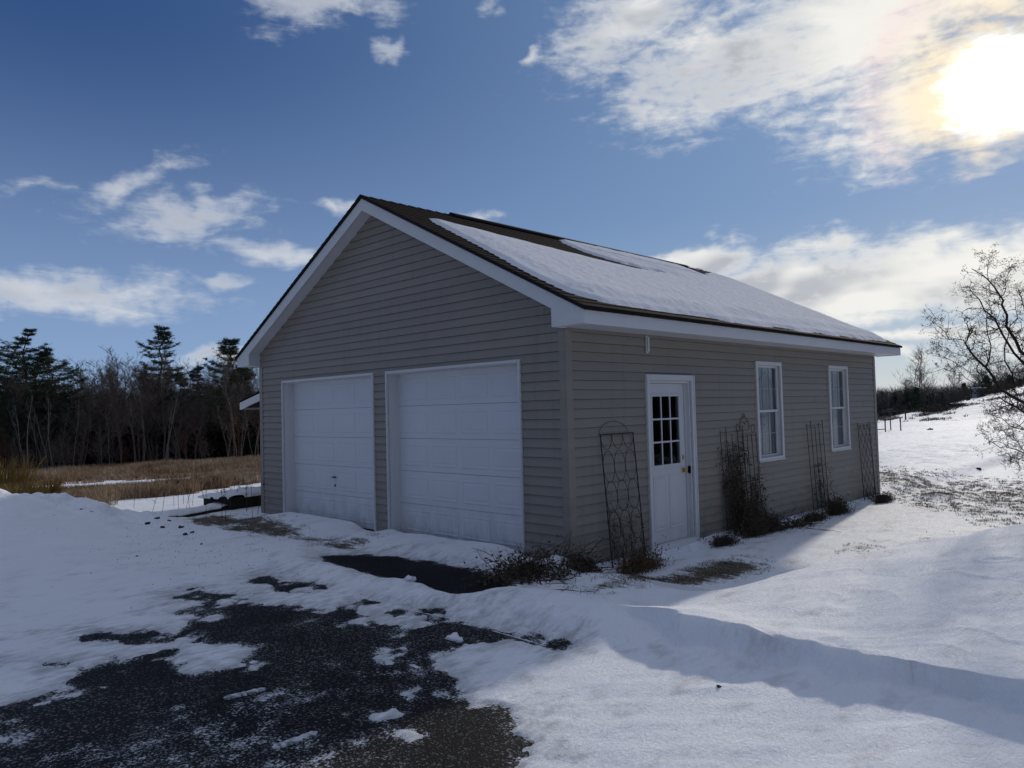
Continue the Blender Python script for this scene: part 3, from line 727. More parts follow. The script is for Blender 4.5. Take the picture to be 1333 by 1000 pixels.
mb = MB(); mb.box(f(u1-.03,.001,zb+.88), f(u1-.024,-.05,zb+.98)); mb.build('strike_plate', M_BRASS, d)
mb = MB(); mb.box(f(u0-.02,.045,zb-.035), f(u1+.02,-rec-.05,zb+.028)); mb.build('threshold', M_JAMB, d, bevel=.004)
mb = MB(); mb.box(f(u0-.01,.035,zb-.15), f(u1+.01,.002,zb-.037)); mb.build('sill_board', mat('weathered_wood', (.06,.05,.04), .9), d)

# windows
def window(Wd, n_):
    u0, u1, z0, z1 = Wd
    wd = empty('window', (0,0,0)); wd.parent = G
    mb = MB()
    for u, s_ in ((u0-.002,-1),(u1+.002,1)): mb.box(f(u,.005,z0-.058), f(u+s_*.058,.034,z1+.058))
    mb.box(f(u0-.001,.0052,z1+.002), f(u1+.001,.0335,z1+.0575)); mb.box(f(u0-.001,.0052,z0-.002), f(u1+.001,.0335,z0-.0575))
    mb.box(f(u0-.065,.0345,z0-.066), f(u1+.065,.050,z0-.05))
    mb.build('frame', M_WHITE, wd, bevel=.003)
    zm = (z0+z1)/2
    for (a, b_, dn) in ((z0, zm+.015, -.045), (zm-.015, z1, -.02)):
        mb = MB(); t_ = .034
        mb.box(f(u0+.001,dn,a), f(u0+t_,dn-.024,b_)); mb.box(f(u1-t_,dn,a), f(u1-.001,dn-.024,b_))
        mb.box(f(u0+t_,dn,a), f(u1-t_,dn-.024,a+t_)); mb.box(f(u0+t_,dn,b_-t_), f(u1-t_,dn-.024,b_))
        s = mb.build('sash', M_WHITE, wd, bevel=.002)
        mb = MB()
        for i in (1,2): u = u0+t_+(u1-u0-2*t_)*i/3; mb.box(f(u-.004,dn-.014,a+t_), f(u+.004,dn-.019,b_-t_))
        z = (a+b_)/2; mb.box(f(u0+t_,dn-.0135,z-.004), f(u1-t_,dn-.0195,z+.004))
        mb.build('grille', mat('grille_grey', (.42,.43,.45), .6), wd)
        mb = MB(); mb.quad(f(u0+t_,dn-.021,a+t_), f(u1-t_,dn-.021,a+t_), f(u1-t_,dn-.021,b_-t_), f(u0+t_,dn-.021,b_-t_)); mb.build('glass_pane', M_GLASS, wd)
    # curtains, two gathered lace panels
    for a, b_ in ((u0+.006, (u0+u1)/2+.06), ((u0+u1)/2-.02, u1-.006)):
        mb = MB(); K = 60; us = np.linspace(a, b_, K); ph = random.random()*6
        dn = -.086-.006*np.sin(us*95+ph)-.004*np.sin(us*37+ph)-(.004 if a > u0 else 0)
        V = []
        for z in (z0-.03, z1+.03): V += [f(us[i], dn[i], z) for i in range(K)]
        mb.add(V, [(i,i+1,K+i+1,K+i) for i in range(K-1)]); mb.build('curtain', M_CURT, wd, smooth=True)
    mb = MB()
    for u, s_ in ((u0,-1),(u1,1)): mb.box(f(u,.003,z0), f(u-s_*.004,-.099,z1))
    mb.box(f(u0+.004,.003,z1), f(u1-.004,-.099,z1-.004)); mb.box(f(u0+.004,.003,z0), f(u1-.004,-.099,z0+.004)); mb.build('lining', M_WHITE, wd)
window(W1, 1); window(W2, 2)

# lean-to on the far side
LT = empty('lean_to', (0,0,0)); LT.parent = G
xl0, xl1, ye = 1.0, 8.2, 10.1
zl = lambda y: 2.06+(ye-y)*.19
mb = MB(); mb.prism([(xl0,ye,zl(ye)-.03),(xl0,W+.02,zl(W)-.03),(xl0,W+.02,zl(W)),(xl0,ye,zl(ye))], (xl1-xl0,0,0)); mb.build('lean_to_roof', M_SHG, LT)
mb = MB(); mb.prism([(xl0+.004,ye-.01,zl(ye)-.18),(xl0+.004,W+.02,zl(W)-.18),(xl0+.004,W+.02,zl(W)-.032),(xl0+.004,ye-.01,zl(ye)-.032)], (.03,0,0))
mb.box((xl0+.036,ye-.03,zl(ye)-.18),(xl1-.04,ye-.008,zl(ye)-.034)); mb.build('fascia', M_WHITE, LT)
mb = MB(); mb.box((xl0+.3,W+.02,-.3),(xl0+.38,9.28,zl(9.3)-.07)); mb.box((xl0+.381,9.2,-.5),(xl1-.3,9.28,zl(9.3)-.07)); mb.build('wall', M_SID, LT)
mb = MB(); mb.box((xl0+.04,9.3,zl(9.3)-.30),(xl0+.12,ye-.05,zl(9.3)-.20)); mb.build('rafter_tail', M_DARK, LT)

# ---------------------------------------------------------------- snow on roofs
def m_rsnow(t, b):
    p = t.geo(); 
    t.l.new(t.mix(t.noise(p, 3, 4), (.66,.68,.72), (.78,.79,.82)), b.inputs['Base Color'])
    n = t.noise(t.mapping(p, sc=(1.6,1,1)), 16, 6, .65, .3)
    t.l.new(t.bump(n, .4, .02), b.inputs['Normal'])
M_RS = mat('roof_snow', rough=.95, spec=.02, fn=m_rsnow)
def roof_snow():
    # outline on the near slope in (x along, s up from the eave in plan)
    main = [(.40,3.26),(.24,2.95),(.16,2.3),(.03,1.4),(-.05,.8),(.0,.36),(.35,.16),(.9,.11),(2.0,.09),(4.1,.05),(7.3,.08),(9.35,.10),(9.72,.2),(9.78,1.5),(9.76,3.6),(9.3,3.93),(8.5,3.6),(8.05,3.35),(7.9,3.95),(4.0,3.96),(3.72,3.62),(3.72,3.16),(4.2,2.80),(5.3,2.62),(4.6,2.54),(3.7,2.56),(2.9,2.70),(2.0,2.90),(1.25,3.06),(.75,3.18)]
    nx_, ns = 560, 240
    xs = np.linspace(-.2, 9.83, nx_); ss = np.linspace(.0, W/2+OHE-.02, ns)
    XX, SS = np.meshgrid(xs, ss, indexing='ij'); X_, S_ = XX.ravel(), SS.ravel()
    sd = poly_sd(X_, S_, main)+fbm(X_, S_, .35, 4, 90)*.07
    ripple = fbm(X_*1.0+S_*.5, (S_-.4*X_)*1.7, .13, 4, 95, .6)
    th = .045*sst(sd, 0, .12)+.035*sst(sd,.05,.6)+ripple*.009*sst(sd,.05,.25)
    # edge lip toward the eave, shallow gully along the upper band
    th += .028*gau(S_, .45+.06*np.sin(X_*2), .16)*sst(sd,.05,.3)+.02*fbm(X_,S_,.5,3,97)*sst(sd,.1,.4)*gau(S_,.5,.3)
    th -= .035*gau(S_, 3.36-.20*(X_-4)*.45, .06)*sst(X_, 3.9, 4.3)*(1-sst(X_, 6.6, 8.2))
    z0 = ZT+.012+SL*S_+.024
    Zs = z0+np.where(sd > 0, th, -.06+0*th)
    V = np.stack([X_, -OHE+S_, Zs], 1)
    ins = (sd > -.06)
    i_ = (np.arange(nx_-1)[:,None]*ns+np.arange(ns-1)[None,:]).ravel(); Fq = np.stack([i_, i_+ns, i_+ns+1, i_+1], 1)
    Fq = Fq[ins[Fq].any(1)]
    used = np.unique(Fq); mp = -np.ones(len(V), int); mp[used] = np.arange(len(used))
    tri_mesh('roof_snow', V[used], mp[Fq], M_RS, smooth=True, label='crusted sheet of snow on the near slope of the garage roof', cat='snow')
roof_snow()
def snow_strip(name, x0, x1, y0, y1, zf, th, seed, **k):
    n, m_ = 60, 30; xs = np.linspace(x0,x1,n); ys = np.linspace(y0,y1,m_); A, B = np.meshgrid(xs, ys, indexing='ij'); A, B = A.ravel(), B.ravel()
    e = np.minimum(np.minimum(A-x0, x1-A)/.15, np.minimum(B-y0, y1-B)/.15)+fbm(A,B,.3,3,seed)*.8
    Zq = zf(A,B)+np.where(e > 0, th*np.clip(e,0,1)**.5*(1+.5*fbm(A,B,.25,3,seed+1)), -.02)
    i_ = (np.arange(n-1)[:,None]*m_+np.arange(m_-1)[None,:]).ravel()
    return tri_mesh(name, np.stack([A,B,Zq],1), np.stack([i_, i_+m_, i_+m_+1, i_+1],1), M_RS, smooth=True, **k)
snow_strip('roof_snow', xl0+.02, xl1, W+.06, ye-.02, lambda a,b: zl(b), .05, 120, label='thin snow on the lean-to roof left of the garage', cat='snow')
snow_strip('roof_snow', 8.0, 9.3, W/2-.06, W/2+.16, lambda a,b: ridge_z+.0-.5*np.abs(b-W/2), .055, 125, label='small lump of snow on the ridge near the rear gable', cat='snow')

# ---------------------------------------------------------------- trellises and vines
M_WIRE = mat('rusty_wire', rough=.7, fn=lambda t,b: t.l.new(t.mix(t.noise(t.geo(), 30, 3), (.012,.011,.011), (.035,.022,.016)), b.inputs['Base Color']))
def lean(u, z, z0, z1, out=.11):
    """point on a trellis leaning on the wall"""
    return (u, -(.035+out*(1-(z-z0)/(z1-z0))), z)
def trellis_oval():
    u0, u1, z0, z1 = .53, 1.17, -.22, 1.42; mb = MB(); Q = lambda u, z: lean(u, z, z0, 1.45)
    mb.tube([Q(u0+.03,z0),Q(u0,z1)], .0075, 6); mb.tube([Q(u1+.05,z0),Q(u1,z1)], .0075, 6); mb.tube([Q(u0-.01,z1),Q(u1+.01,z1)], .0075, 6)
    fr = mb.build('frame', M_WIRE, T1)
    mb = MB(); cw = (u1-u0)/3; hh = .36
    for c in range(3):
        for r_ in range(5):
            cz = (z1-.02-r_*.35) if r_ else z1-.005; ph = np.linspace(0, 2*math.pi, 26)
            if r_ == 0: ph = np.linspace(math.pi, 2*math.pi, 14)
            sh = .05*(z1-cz)/1.6*.7
            pts = [Q(u0+cw*(c+.5)+sh+cw*.49*math.cos(a), max(z0+.02, cz+hh/2*math.sin(a)*(1 if r_ else .93))) for a in ph]
            mb.tube(pts, .0035, 5)
    mb.build('oval_wires', M_WIRE, T1)
    mb = MB(); a = np.linspace(0, math.pi, 20)
    mb.tube([Q(.79+.28*math.cos(q), z1+.15*math.sin(q)) for q in a], .003, 5); mb.build('top_arch', M_WIRE, T1)
T1 = empty('garden_trellis', (.85,-.1,0), label='black wire trellis of overlapping ovals left of the white door', cat='trellis', group='trellises along the side wall'); 
def reparent(o):
    for c in o.children: c.matrix_parent_inverse = Matrix.Translation(o.location).inverted()
trellis_oval(); reparent(T1)
def trellis_bars(loc, lab, u0, u1, z0, z1, nv, nh, extra=None, jag=.06):
    T = empty('garden_trellis', (*loc, 0), label=lab, cat='trellis', group='trellises along the side wall'); Q = lambda u, z: lean(u, z, z0, z1, .06)
    mb = MB()
    for i in range(nv):
        u = u0+(u1-u0)*i/(nv-1); zt_ = z1+jag*math.sin(i*2.1); mb.tube([Q(u+.03,z0),Q(u+.012*math.sin(i*3)+.012,(z0+z1)/2),Q(u,zt_)], .0055, 5)
    for j in range(nh):
        z = z0+.15+(z1-z0-.2)*j/(nh-1)+.02*math.sin(j*5); k = .03*(1-(z-z0)/(z1-z0)); mb.tube([Q(u0+k,z),Q(u1+k,z+.01)], .0035, 5)
    mb.build('wire_grid', M_WIRE, T)
    if extra: extra(T, Q)
    reparent(T); return T
trellis_bars((3.6,-.1), 'wire grid trellis smothered in dead vines just right of the door', 3.27, 3.93, -.2, 1.36, 5, 5)
def curls(T, Q):
    mb = MB()
    def ring(cu, cz, r, a0=0, a1=2*math.pi, sq=1.): mb.tube([Q(cu+r*math.cos(a)*sq, cz+r*math.sin(a)) for a in np.linspace(a0,a1,18)], .004, 5)
    ring(4.0,1.44,.10,0,math.pi,1.3); ring(3.94,1.40,.07,.4,5.5); ring(4.07,1.40,.07,-2.3,2.7); ring(3.80,1.38,.055); ring(4.26,1.36,.06); ring(4.0,1.56,.028)
    mb.build('scroll_top', M_WIRE, T)
trellis_bars((4.05,-.1), 'taller trellis with curled scroll top left of first window', 3.78, 4.34, -.2, 1.28, 5, 5, curls, 0)
trellis_bars((6.5,-.1), 'open wire trellis with uneven top between the two windows', 6.18, 6.84, -.2, 1.36, 5, 5)
def dia(T, Q):
    mb = MB(); n = 3; u0, u1 = 8.50, 9.10; cw = (u1-u0)/n
    for c in range(n+1):
        for s_ in (-1, 1):
            pts = []
            for j in range(18):
                z = -.15+j*(1.42/17); u = u0+c*cw+s_*cw*.5*(.5-.5*math.cos(j*math.pi/1.5)); u += .06*(1-(z+.2)/1.5)
                pts.append(Q(min(max(u,u0),u1+.06), z))
            mb.tube(pts, .004, 4)
    mb.build('diamond_wires', M_WIRE, T)
trellis_bars((8.8,-.1), 'wire trellis with diamond lattice nearest the rear corner', 8.50, 9.10, -.22, 1.31, 2, 2, dia, 0)

def m_twig(t, b): t.l.new(t.mix(t.noise(t.geo(), 14, 3), (.026,.020,.016), (.10,.072,.05)), b.inputs['Base Color'])
M_TWIG = mat('dead_twig', rough=.9, spec=.2, fn=m_twig)
def m_dead(t, b): t.l.new(t.mix(t.noise(t.geo(), 22, 4, .7), (.05,.034,.020), (.22,.15,.085)), b.inputs['Base Color'])
M_DEAD = mat('dead_leaves', rough=.9, spec=.2, fn=m_dead)
def m_deadd(t, b): t.l.new(t.mix(t.noise(t.geo(), 22, 4, .7), (.022,.017,.013), (.11,.082,.058)), b.inputs['Base Color'])
M_VINE = mat('vine_leaves', rough=.9, spec=.2, fn=lambda t,b: t.l.new(t.mix(t.noise(t.geo(), 22, 4, .7), (.03,.022,.016), (.15,.11,.075)), b.inputs['Base Color']))
M_DEADD = mat('dark_dead_leaves', rough=.9, spec=.2, fn=m_deadd)
def leaf_bits(c, n, size, seed, spread):
    r = np.random.default_rng(seed); p = c+r.normal(size=(n,3))*spread
    a = r.normal(size=(n,3)); a /= np.linalg.norm(a,axis=1)[:,None]; b = np.cross(a, r.normal(size=(n,3))); b /= np.linalg.norm(b,axis=1)[:,None]
    s = r.uniform(.5,1.3,(n,1))*size
    V = np.stack([p-a*s, p+b*s*.5, p+a*s, p-b*s*.5+np.cross(a,b)*s*.25],1).reshape(-1,3)
    i = np.arange(n)[:,None]*4; return V, i+np.array([[0,1,2,3]])
def vine(name, lab, u0, u1, z0, top, nst, nleaf, seed, bushw, bushh, mleaf, lean_r=0., cat='dead plant', group='dead vines by the side wall'):
    r = np.random.default_rng(seed); o = empty(name, ((u0+u1)/2,-.2,z0), label=lab, cat=cat, group=group)
    mb = MB(); tips = []
    for k in range(nst):
        u = r.uniform(u0,u1); H = top*r.uniform(.35,1); n = 9; pts = []
        for i in range(n):
            t_ = i/(n-1); u += r.normal()*.03+lean_r*.02; y = -.22+.17*t_**.5+r.normal()*.012; pts.append((u, min(y,-.04), z0+H*t_)); 
        mb.tube(pts, np.linspace(.005,.002,n), 4); tips += pts[2:]
        for q in pts[2:]:
            for _ in range(2):
                e = np.array(q)+np.array([r.normal()*.09, -abs(r.normal())*.05, r.normal()*.06]); mid_ = (np.array(q)+e)/2+r.normal(size=3)*.015
                mb.tube([q, mid_, e], .0016, 3)
    # arching twigs of the mound at the foot
    for k in range(int(60*bushw/.3)):
        a = r.uniform(0, 2*math.pi); rr = bushw*r.uniform(.4,1.15); c0 = np.array([(u0+u1)/2+r.normal()*bushw*.25, -.22+r.normal()*.04, z0])
        e = c0+np.array([math.cos(a)*rr, -abs(math.sin(a))*rr*.5, bushh*r.uniform(.0,.9)]); mid_ = (c0+e)/2+np.array([0,0,bushh*r.uniform(.3,.9)])
        e[1] = min(e[1], -.05)
        mb.tube([c0, (c0+mid_)/2+r.normal(size=3)*.01, mid_, (mid_+e)/2+r.normal(size=3)*.015, e], [.0035,.003,.0025,.002,.0012], 3)
    mb.build('stems', M_TWIG, o)
    T = np.array(tips); pick = T[r.integers(0,len(T),nleaf)] if len(T) else np.zeros((0,3))
    V1, F1 = leaf_bits(pick, nleaf, .018, seed+1, np.array([.05,.02,.04]))
    nb = int(2200*bushw/.3); cb = np.tile([(u0+u1)/2,-.25,z0+bushh*.2], (nb,1))+np.stack([r.normal(size=nb)*bushw*.55, -np.abs(r.normal(size=nb))*.09, np.abs(r.normal(size=nb))*bushh*.38],1)
    V2, F2 = leaf_bits(cb, nb, .015, seed+2, .01)
    V = np.vstack([V1,V2]); V[:,1] = np.minimum(V[:,1], -.02)
    tri_mesh('leaves', V, np.vstack([F1, F2+len(V1)]), mleaf, o)
    # blades
    bb = np.stack([(u0+u1)/2+r.normal(size=500)*bushw*.55, -.25-np.abs(r.normal(size=500))*.09, np.full(500,z0)],1)
    Vb, Fb = blades(bb, r.uniform(.08,.9,500)*bushh*1.3, .006, r.uniform(.2,1.1,500)); Vb[:,1] = np.minimum(Vb[:,1], -.02)
    tri_mesh('grass_stems', Vb, Fb, mleaf, o)
    reparent(o); return o
vine('dead_vine', 'brown tangle of dead leaves at the foot of the oval trellis', .55, 1.15, -.2, .95, 9, 160, 31, .36, .27, M_DEAD)
vine('dead_vine', 'thick black dead vine climbing the grid trellis right of the door', 3.3, 3.95, -.2, 1.5, 34, 2400, 41, .24, .42, M_VINE)
vine('dead_vine', 'loose brown climbing stems on the scroll-top trellis', 3.9, 4.4, -.2, 1.1, 18, 500, 51, .30, .28, M_DEADD, .9)
vine('dead_vine', 'sparse dead climber and brown tuft under the trellis between the windows', 6.3, 7.0, -.2, 1.0, 8, 200, 61, .30, .26, M_DEADD)
vine('dead_vine', 'low dark tuft at the foot of the diamond trellis', 8.55, 9.2, -.22, .3, 5, 60, 71, .30, .13, M_DEADD)
vine('dead_vine', 'small dark tuft beside the door threshold', 2.62, 2.95, -.16, .1, 2, 20, 81, .20, .14, M_DEADD)
vine('dead_vine', 'low dark tuft against the wall before the middle trellis', 5.5, 5.9, -.2, .1, 2, 20, 82, .26, .13, M_DEADD)

def brush(name, lab, c, w_, d_, h_, n, seed, leaves=1500, group=None, cat='brush pile', m2=M_DEADD):
    r = np.random.default_rng(seed); z = gz1(c[0], c[1]); o = empty(name, (c[0],c[1],z), label=lab, cat=cat, group=group); mb = MB()
    for k in range(n):
        a = r.uniform(0,2*math.pi); p = np.array([r.normal()*w_*.35, r.normal()*d_*.35, 0.]); l = r.uniform(.3,1)*w_*.8
        dr = np.array([math.cos(a), math.sin(a)*.8, r.uniform(.05,.8)]); dr /= np.linalg.norm(dr)
        pts = [p]; 
        for i in range(5):
            dr = dr+r.normal(size=3)*.25+np.array([0,0,-.10]); dr /= np.linalg.norm(dr); q = pts[-1]+dr*l/5; q[2] = min(max(q[2], .0), h_*1.5); pts.append(q)
        mb.tube(pts, np.linspace(.006,.002,6)*r.uniform(.6,1.4), 4)
        for q in pts[2:5]:
            e = q+r.normal(size=3)*.07; e[2] = max(e[2],0); mb.tube([q,e], .0018, 3)
    mb.build('twigs', M_TWIG, o)
    cb = np.stack([r.normal(size=leaves)*w_*.33, r.normal(size=leaves)*d_*.33, np.abs(r.normal(size=leaves))*h_*.33],1)
    V, F4 = leaf_bits(cb, leaves, .02, seed+3, .02); tri_mesh('dead_leaves', V, F4, m2, o)
    return o
brush('brush_pile', 'tangled heap of dark twigs and snow at the near corner of the garage', (-.62,-.02), .85, .55, .26, 130, 91, 2600)
brush('dead_shrub', 'low twiggy branches sprawling on snow beside the scroll-top trellis', (4.75,-.38), .8, .35, .22, 60, 92, 300, cat='dead plant')
brush('brush_pile', 'small dark tuft of twigs against the corner post', (-.12,-.22), .34, .25, .22, 40, 93, 900)
for i, (bx_, by_, lab) in enumerate([(-.35,.15,'snow cap on the brush heap at the garage corner')]):
    n_ = 40; A, B = np.meshgrid(np.linspace(-1,1,n_), np.linspace(-1,1,n_), indexing='ij'); q = np.hypot(A,B).ravel()
    zz = np.clip(1-q**2,-.3,1)*.16+fbm(A.ravel()*.4,B.ravel()*.4,.18,3,200)*.12
    i_ = (np.arange(n_-1)[:,None]*n_+np.arange(n_-1)[None,:]).ravel()
    tri_mesh('snow_clump', np.stack([bx_+A.ravel()*.36, by_-.2+B.ravel()*.26, gz1(bx_,by_)+zz-.03],1), np.stack([i_,i_+n_,i_+n_+1,i_+1],1), M_RS, smooth=True, label=lab, cat='snow')

# ---------------------------------------------------------------- grass and weeds (stuff)
def m_gr(a, b_):
    def fn(t, b):
        c = t.mix(t.ramp(t.noise(t.geo(), 5, 4, .7), .3, .7), a, b_); c = t.mix(t.ramp(t.noise(t.geo(), .35, 3, .6), .4, .62), c, t.mix(1, c, (.68,.56,.48), 'MULTIPLY')); t.l.new(c, b.inputs['Base Color'])
    return fn
M_G1 = mat('lawn_stubble', rough=.9, spec=.2, fn=m_gr((.09,.078,.055), (.24,.21,.15)))
M_G2 = mat('tall_dry_grass', rough=.9, spec=.2, fn=m_gr((.20,.145,.090), (.56,.44,.30)))
M_G3 = mat('golden_stems', rough=.8, spec=.2, fn=m_gr((.19,.13,.04), (.34,.25,.09)))
def scatter(n, x0, x1, y0, y1, thr=.25, seed=0):
    r = np.random.default_rng(seed); x = r.uniform(x0,x1,n); y = r.uniform(y0,y1,n); g = grass_mask(x,y)
    g2 = g+fbm(x,y,.11,3,66)*1.1
    k = (g > .1) & (g2 > thr+r.uniform(0,.55,n)); return x[k], y[k]
def put(x, y, dz=-.01): return np.stack([x, y, gz(x,y)+dz], 1)
x, y = scatter(420000, 5.5, 20, -7.5, 3, .40, 1)
k = ~((x < L+.1) & (y > -.05)); x, y = x[k], y[k]
V, Fc = blades(put(x,y), rng.uniform(.02,.06,len(x)), .004+.0004*x, rng.uniform(.2,1.2,len(x)))
tri_mesh('lawn_grass', V, Fc, M_G1, label='brown lawn grass poking through thin snow beyond the rear corner', cat='grass', kind='stuff')
x, y = scatter(60000, -1.3, 5, -2.5, -.45, .26, 2)
x2, y2 = scatter(40000, -1.9, -.05, 2.4, 8.4, .38, 3); x = np.r_[x,x2]; y = np.r_[y,y2]
V, Fc = blades(put(x,y), rng.uniform(.015,.055,len(x)), .004, rng.uniform(.4,1.6,len(x)))
tri_mesh('trampled_grass', V, Fc, mat('trampled', rough=.9, spec=.2, fn=m_gr((.04,.034,.026), (.17,.14,.095))), label='short dark grass showing through snow close to the garage walls', cat='grass', kind='stuff')
# tall dry field grass
r = np.random.default_rng(5); n = 330000
az_ = np.radians(r.uniform(58, 82, n)); D_ = 14+ (62)*r.uniform(0,1,n)**1.25
x = CAM[0]+D_*np.cos(az_); y = CAM[1]+D_*np.sin(az_); g = grass_mask(x,y)+fbm(x,y,2.5,3,67)*.35
k = (g > .35+r.uniform(0,.4,n)) & ~((x < L+.3) & (y < 10.4)) & ~((x > 0) & (x < 8.3) & (y < 10.3)); x, y, D_ = x[k], y[k], D_[k]
hh = r.uniform(.2,.75,len(x))*(.7+.8*fbm(x,y,4,3,68))*(1-.5*sst(D_,24,28)*(1-sst(D_,38,40)))
V, Fc = blades(put(x,y), np.maximum(hh,.12), .004+.00055*D_, r.uniform(.1,.8,len(x)))
tri_mesh('field_grass', V, Fc, M_G2, label='tall brown dry grass across the field left of the garage', cat='grass', kind='stuff')
print('field blades', len(x))
# brush on the far right bank
n = 60000; x = r.uniform(60,100,n); y = r.uniform(4,32,n); k = (grass_mask(x,y)+fbm(x,y,3,3,69)*.6 > .50) & (vnoise(x/2.3,y/1.1,70) > .0); x, y = x[k], y[k]
V, Fc = blades(put(x,y), r.uniform(.08,.38,len(x)), .04, r.uniform(.3,1.4,len(x)))
tri_mesh('bank_weeds', V, Fc, mat('bank_weeds', rough=.9, fn=m_gr((.05,.04,.03), (.16,.125,.09))), label='dull weeds on the snowy bank across the right-hand field', cat='weeds', kind='stuff')
# golden bushes at the left edge
def bush(lab, px, D, w_, h_, n, seed, m, group=None):
    r = np.random.default_rng(seed); c = P(px, D); z = gz1(*c); o = empty('golden_shrub', (c[0],c[1],z), label=lab, cat='shrub', group=group); mb = MB()
    for i in range(n):
        a = r.uniform(0,2*math.pi); b0 = r.uniform(0,.25)*w_; l = h_*r.uniform(.6,1.05); sp = r.uniform(.1,.55)
        pts = [np.array([b0*math.cos(a), b0*math.sin(a), 0])]
        for j in range(4): pts.append(pts[-1]+np.array([math.cos(a)*sp*l/4+r.normal()*.02, math.sin(a)*sp*l/4+r.normal()*.02, l/4]))
        mb.tube(pts, np.linspace(.012,.004,5), 3)
        for q in pts[1:4]:
            for _ in range(2):
                e = q+np.array([math.cos(a)*.10+r.normal()*.05, math.sin(a)*.10+r.normal()*.05, r.uniform(.08,.22)]); mb.tube([q,e], [.003,.0015], 3)
    mb.build('stems', m, o); return o
bush('golden-stemmed shrub at the left edge behind the ploughed snow pile', 8, 18.5, 1.6, 1.25, 190, 11, M_G3)
bush('smaller ochre clump of stems right of the golden shrub', 55, 17.0, 1.0, .62, 160, 12, M_G3)
bush('low ochre stems in front of the golden shrub at the left edge', 22, 15.5, 1.4, .60, 200, 13, M_G3)
# weed stalks beyond the windrow on the left
r = np.random.default_rng(77)
for k in range(26):
    px = r.uniform(160, 335); q = P(px, 13.2+r.uniform(-1.2,2.6)); z = gz1(*q); h_ = r.uniform(.25,.62); mb = MB()
    lx, ly = r.normal()*.06, r.normal()*.06
    mb.tube([(0,0,-.03),(lx*.4,ly*.4,h_*.5),(lx,ly,h_)], [.004,.003,.002], 4)
    for j in range(5):
        t_ = r.uniform(.4,1); b0 = np.array([lx*t_,ly*t_,h_*t_]); mb.tube([b0, b0+np.array([r.normal()*.04,r.normal()*.04,.05+r.uniform(0,.06)])], .0018, 3)
    v0, f0 = leaf_bits(np.tile([lx,ly,h_],(14,1)), 14, .014, 300+k, .015); mb.add(v0, [tuple(q_) for q_ in f0])
    o = mb.build('weed_stalk', M_TWIG, label='thin dead weed stalk standing in snow left of the garage', cat='weed', group='weed stalks left of the garage'); o.location = (q[0],q[1],z)

# dirt clods on the ploughed pile
def m_clod(t, b): t.l.new(t.mix(t.noise(t.geo(), 30, 4), (.010,.009,.008), (.05,.04,.03)), b.inputs['Base Color'])
M_CLOD = mat('frozen_dirt', rough=1, fn=m_clod)
def clod(q, s, **k):
    bm = bmesh.new(); bmesh.ops.create_icosphere(bm, subdivisions=2, radius=1)
    sd_ = random.random()*99
    for v in bm.verts: v.co *= s*(.7+.9*abs(math.sin(v.co.x*3.1+sd_)*math.cos(v.co.y*4.3+sd_*2+v.co.z*2))); v.co.z *= .6
    me = bpy.data.meshes.new('dirt_clod'); bm.to_mesh(me); bm.free(); me.materials.append(M_CLOD); o = bpy.data.objects.new('dirt_clod', me); COL.objects.link(o)
    o.location = (q[0], q[1], gz1(*q)+s*.15); o.rotation_euler = (0,0,random.random()*6); return tag(o, **k)
for px, py, s in [(205,676,.055),(212,682,.05),(235,680,.06),(241,687,.055),(250,684,.045),(192,664,.055),(148,664,.04),(118,664,.045),(105,663,.03),(220,676,.035),(262,697,.03),(178,712,.025)]:
    q = unp(px, py, .16 if py > 670 else .34); clod(q, s*.62, label='lump of frozen dirt on the ploughed snow left of the garage', cat='dirt', group='dirt lumps on the ploughed snow')
for px, py, s, lab in [(1211,561,.13,'dark clump lying out in the right-hand snowfield'),(1274,611,.06,'small dark lump on the snow near the right edge'),(936,891,.012,'tiny dark speck on the shaded snow by the bank')]:
    q = unp(px, py, -.2 if py < 700 else 0.05); clod(q, s, label=lab, cat='dirt')
# fine crumbs scattered (stuff)
n = 520; r = np.random.default_rng(8); x = r.normal(-2.4,.55,n); y = r.normal(4.6,1.7,n); V, F4 = leaf_bits(np.stack([x,y,gz(x,y)+.006],1), n, .008, 9, 0.); tri_mesh('grit', V, F4, M_CLOD, label='fine dark grit sprinkled over the ploughed snow', cat='grit', kind='stuff')

# platform with snow cap by the left corner
q = (.45, 8.55); z = gz1(*q); o = empty('plank_platform', (*q, z), rz=R_(14), label='dark low plank platform capped with snow beside the left corner', cat='platform')
mb = MB()
for i in range(4): mb.box((-.75, -.4+i*.2, 0),( .7, -.405+(i+1)*.2, .03)) 
me_ = mb.build('planks', M_CLOD, o); me_.location = (0,0,.19)
mb = MB(); mb.box((-.74,-.39,-.1),(.69,.39,.188)); mb.build('plank_base', M_CLOD, o)
s_ = snow_strip('snow_cap', -.85, .75, -.44, .42, lambda a,b: .225+0*a, .07, 140, parent=o)
q = (-.75, 7.95); z = gz1(*q); o = empty('plank_platform', (*q, z), rz=R_(24), label='half-buried dark board under snow left of the platform', cat='board')
mb = MB(); mb.box((-.65,-.1,0),(.55,.1,.05)); mb.build('board', M_CLOD, o); snow_strip('snow_cap', -.8, .7, -.10, .35, lambda a,b: .05+0*a, .07, 150, parent=o)

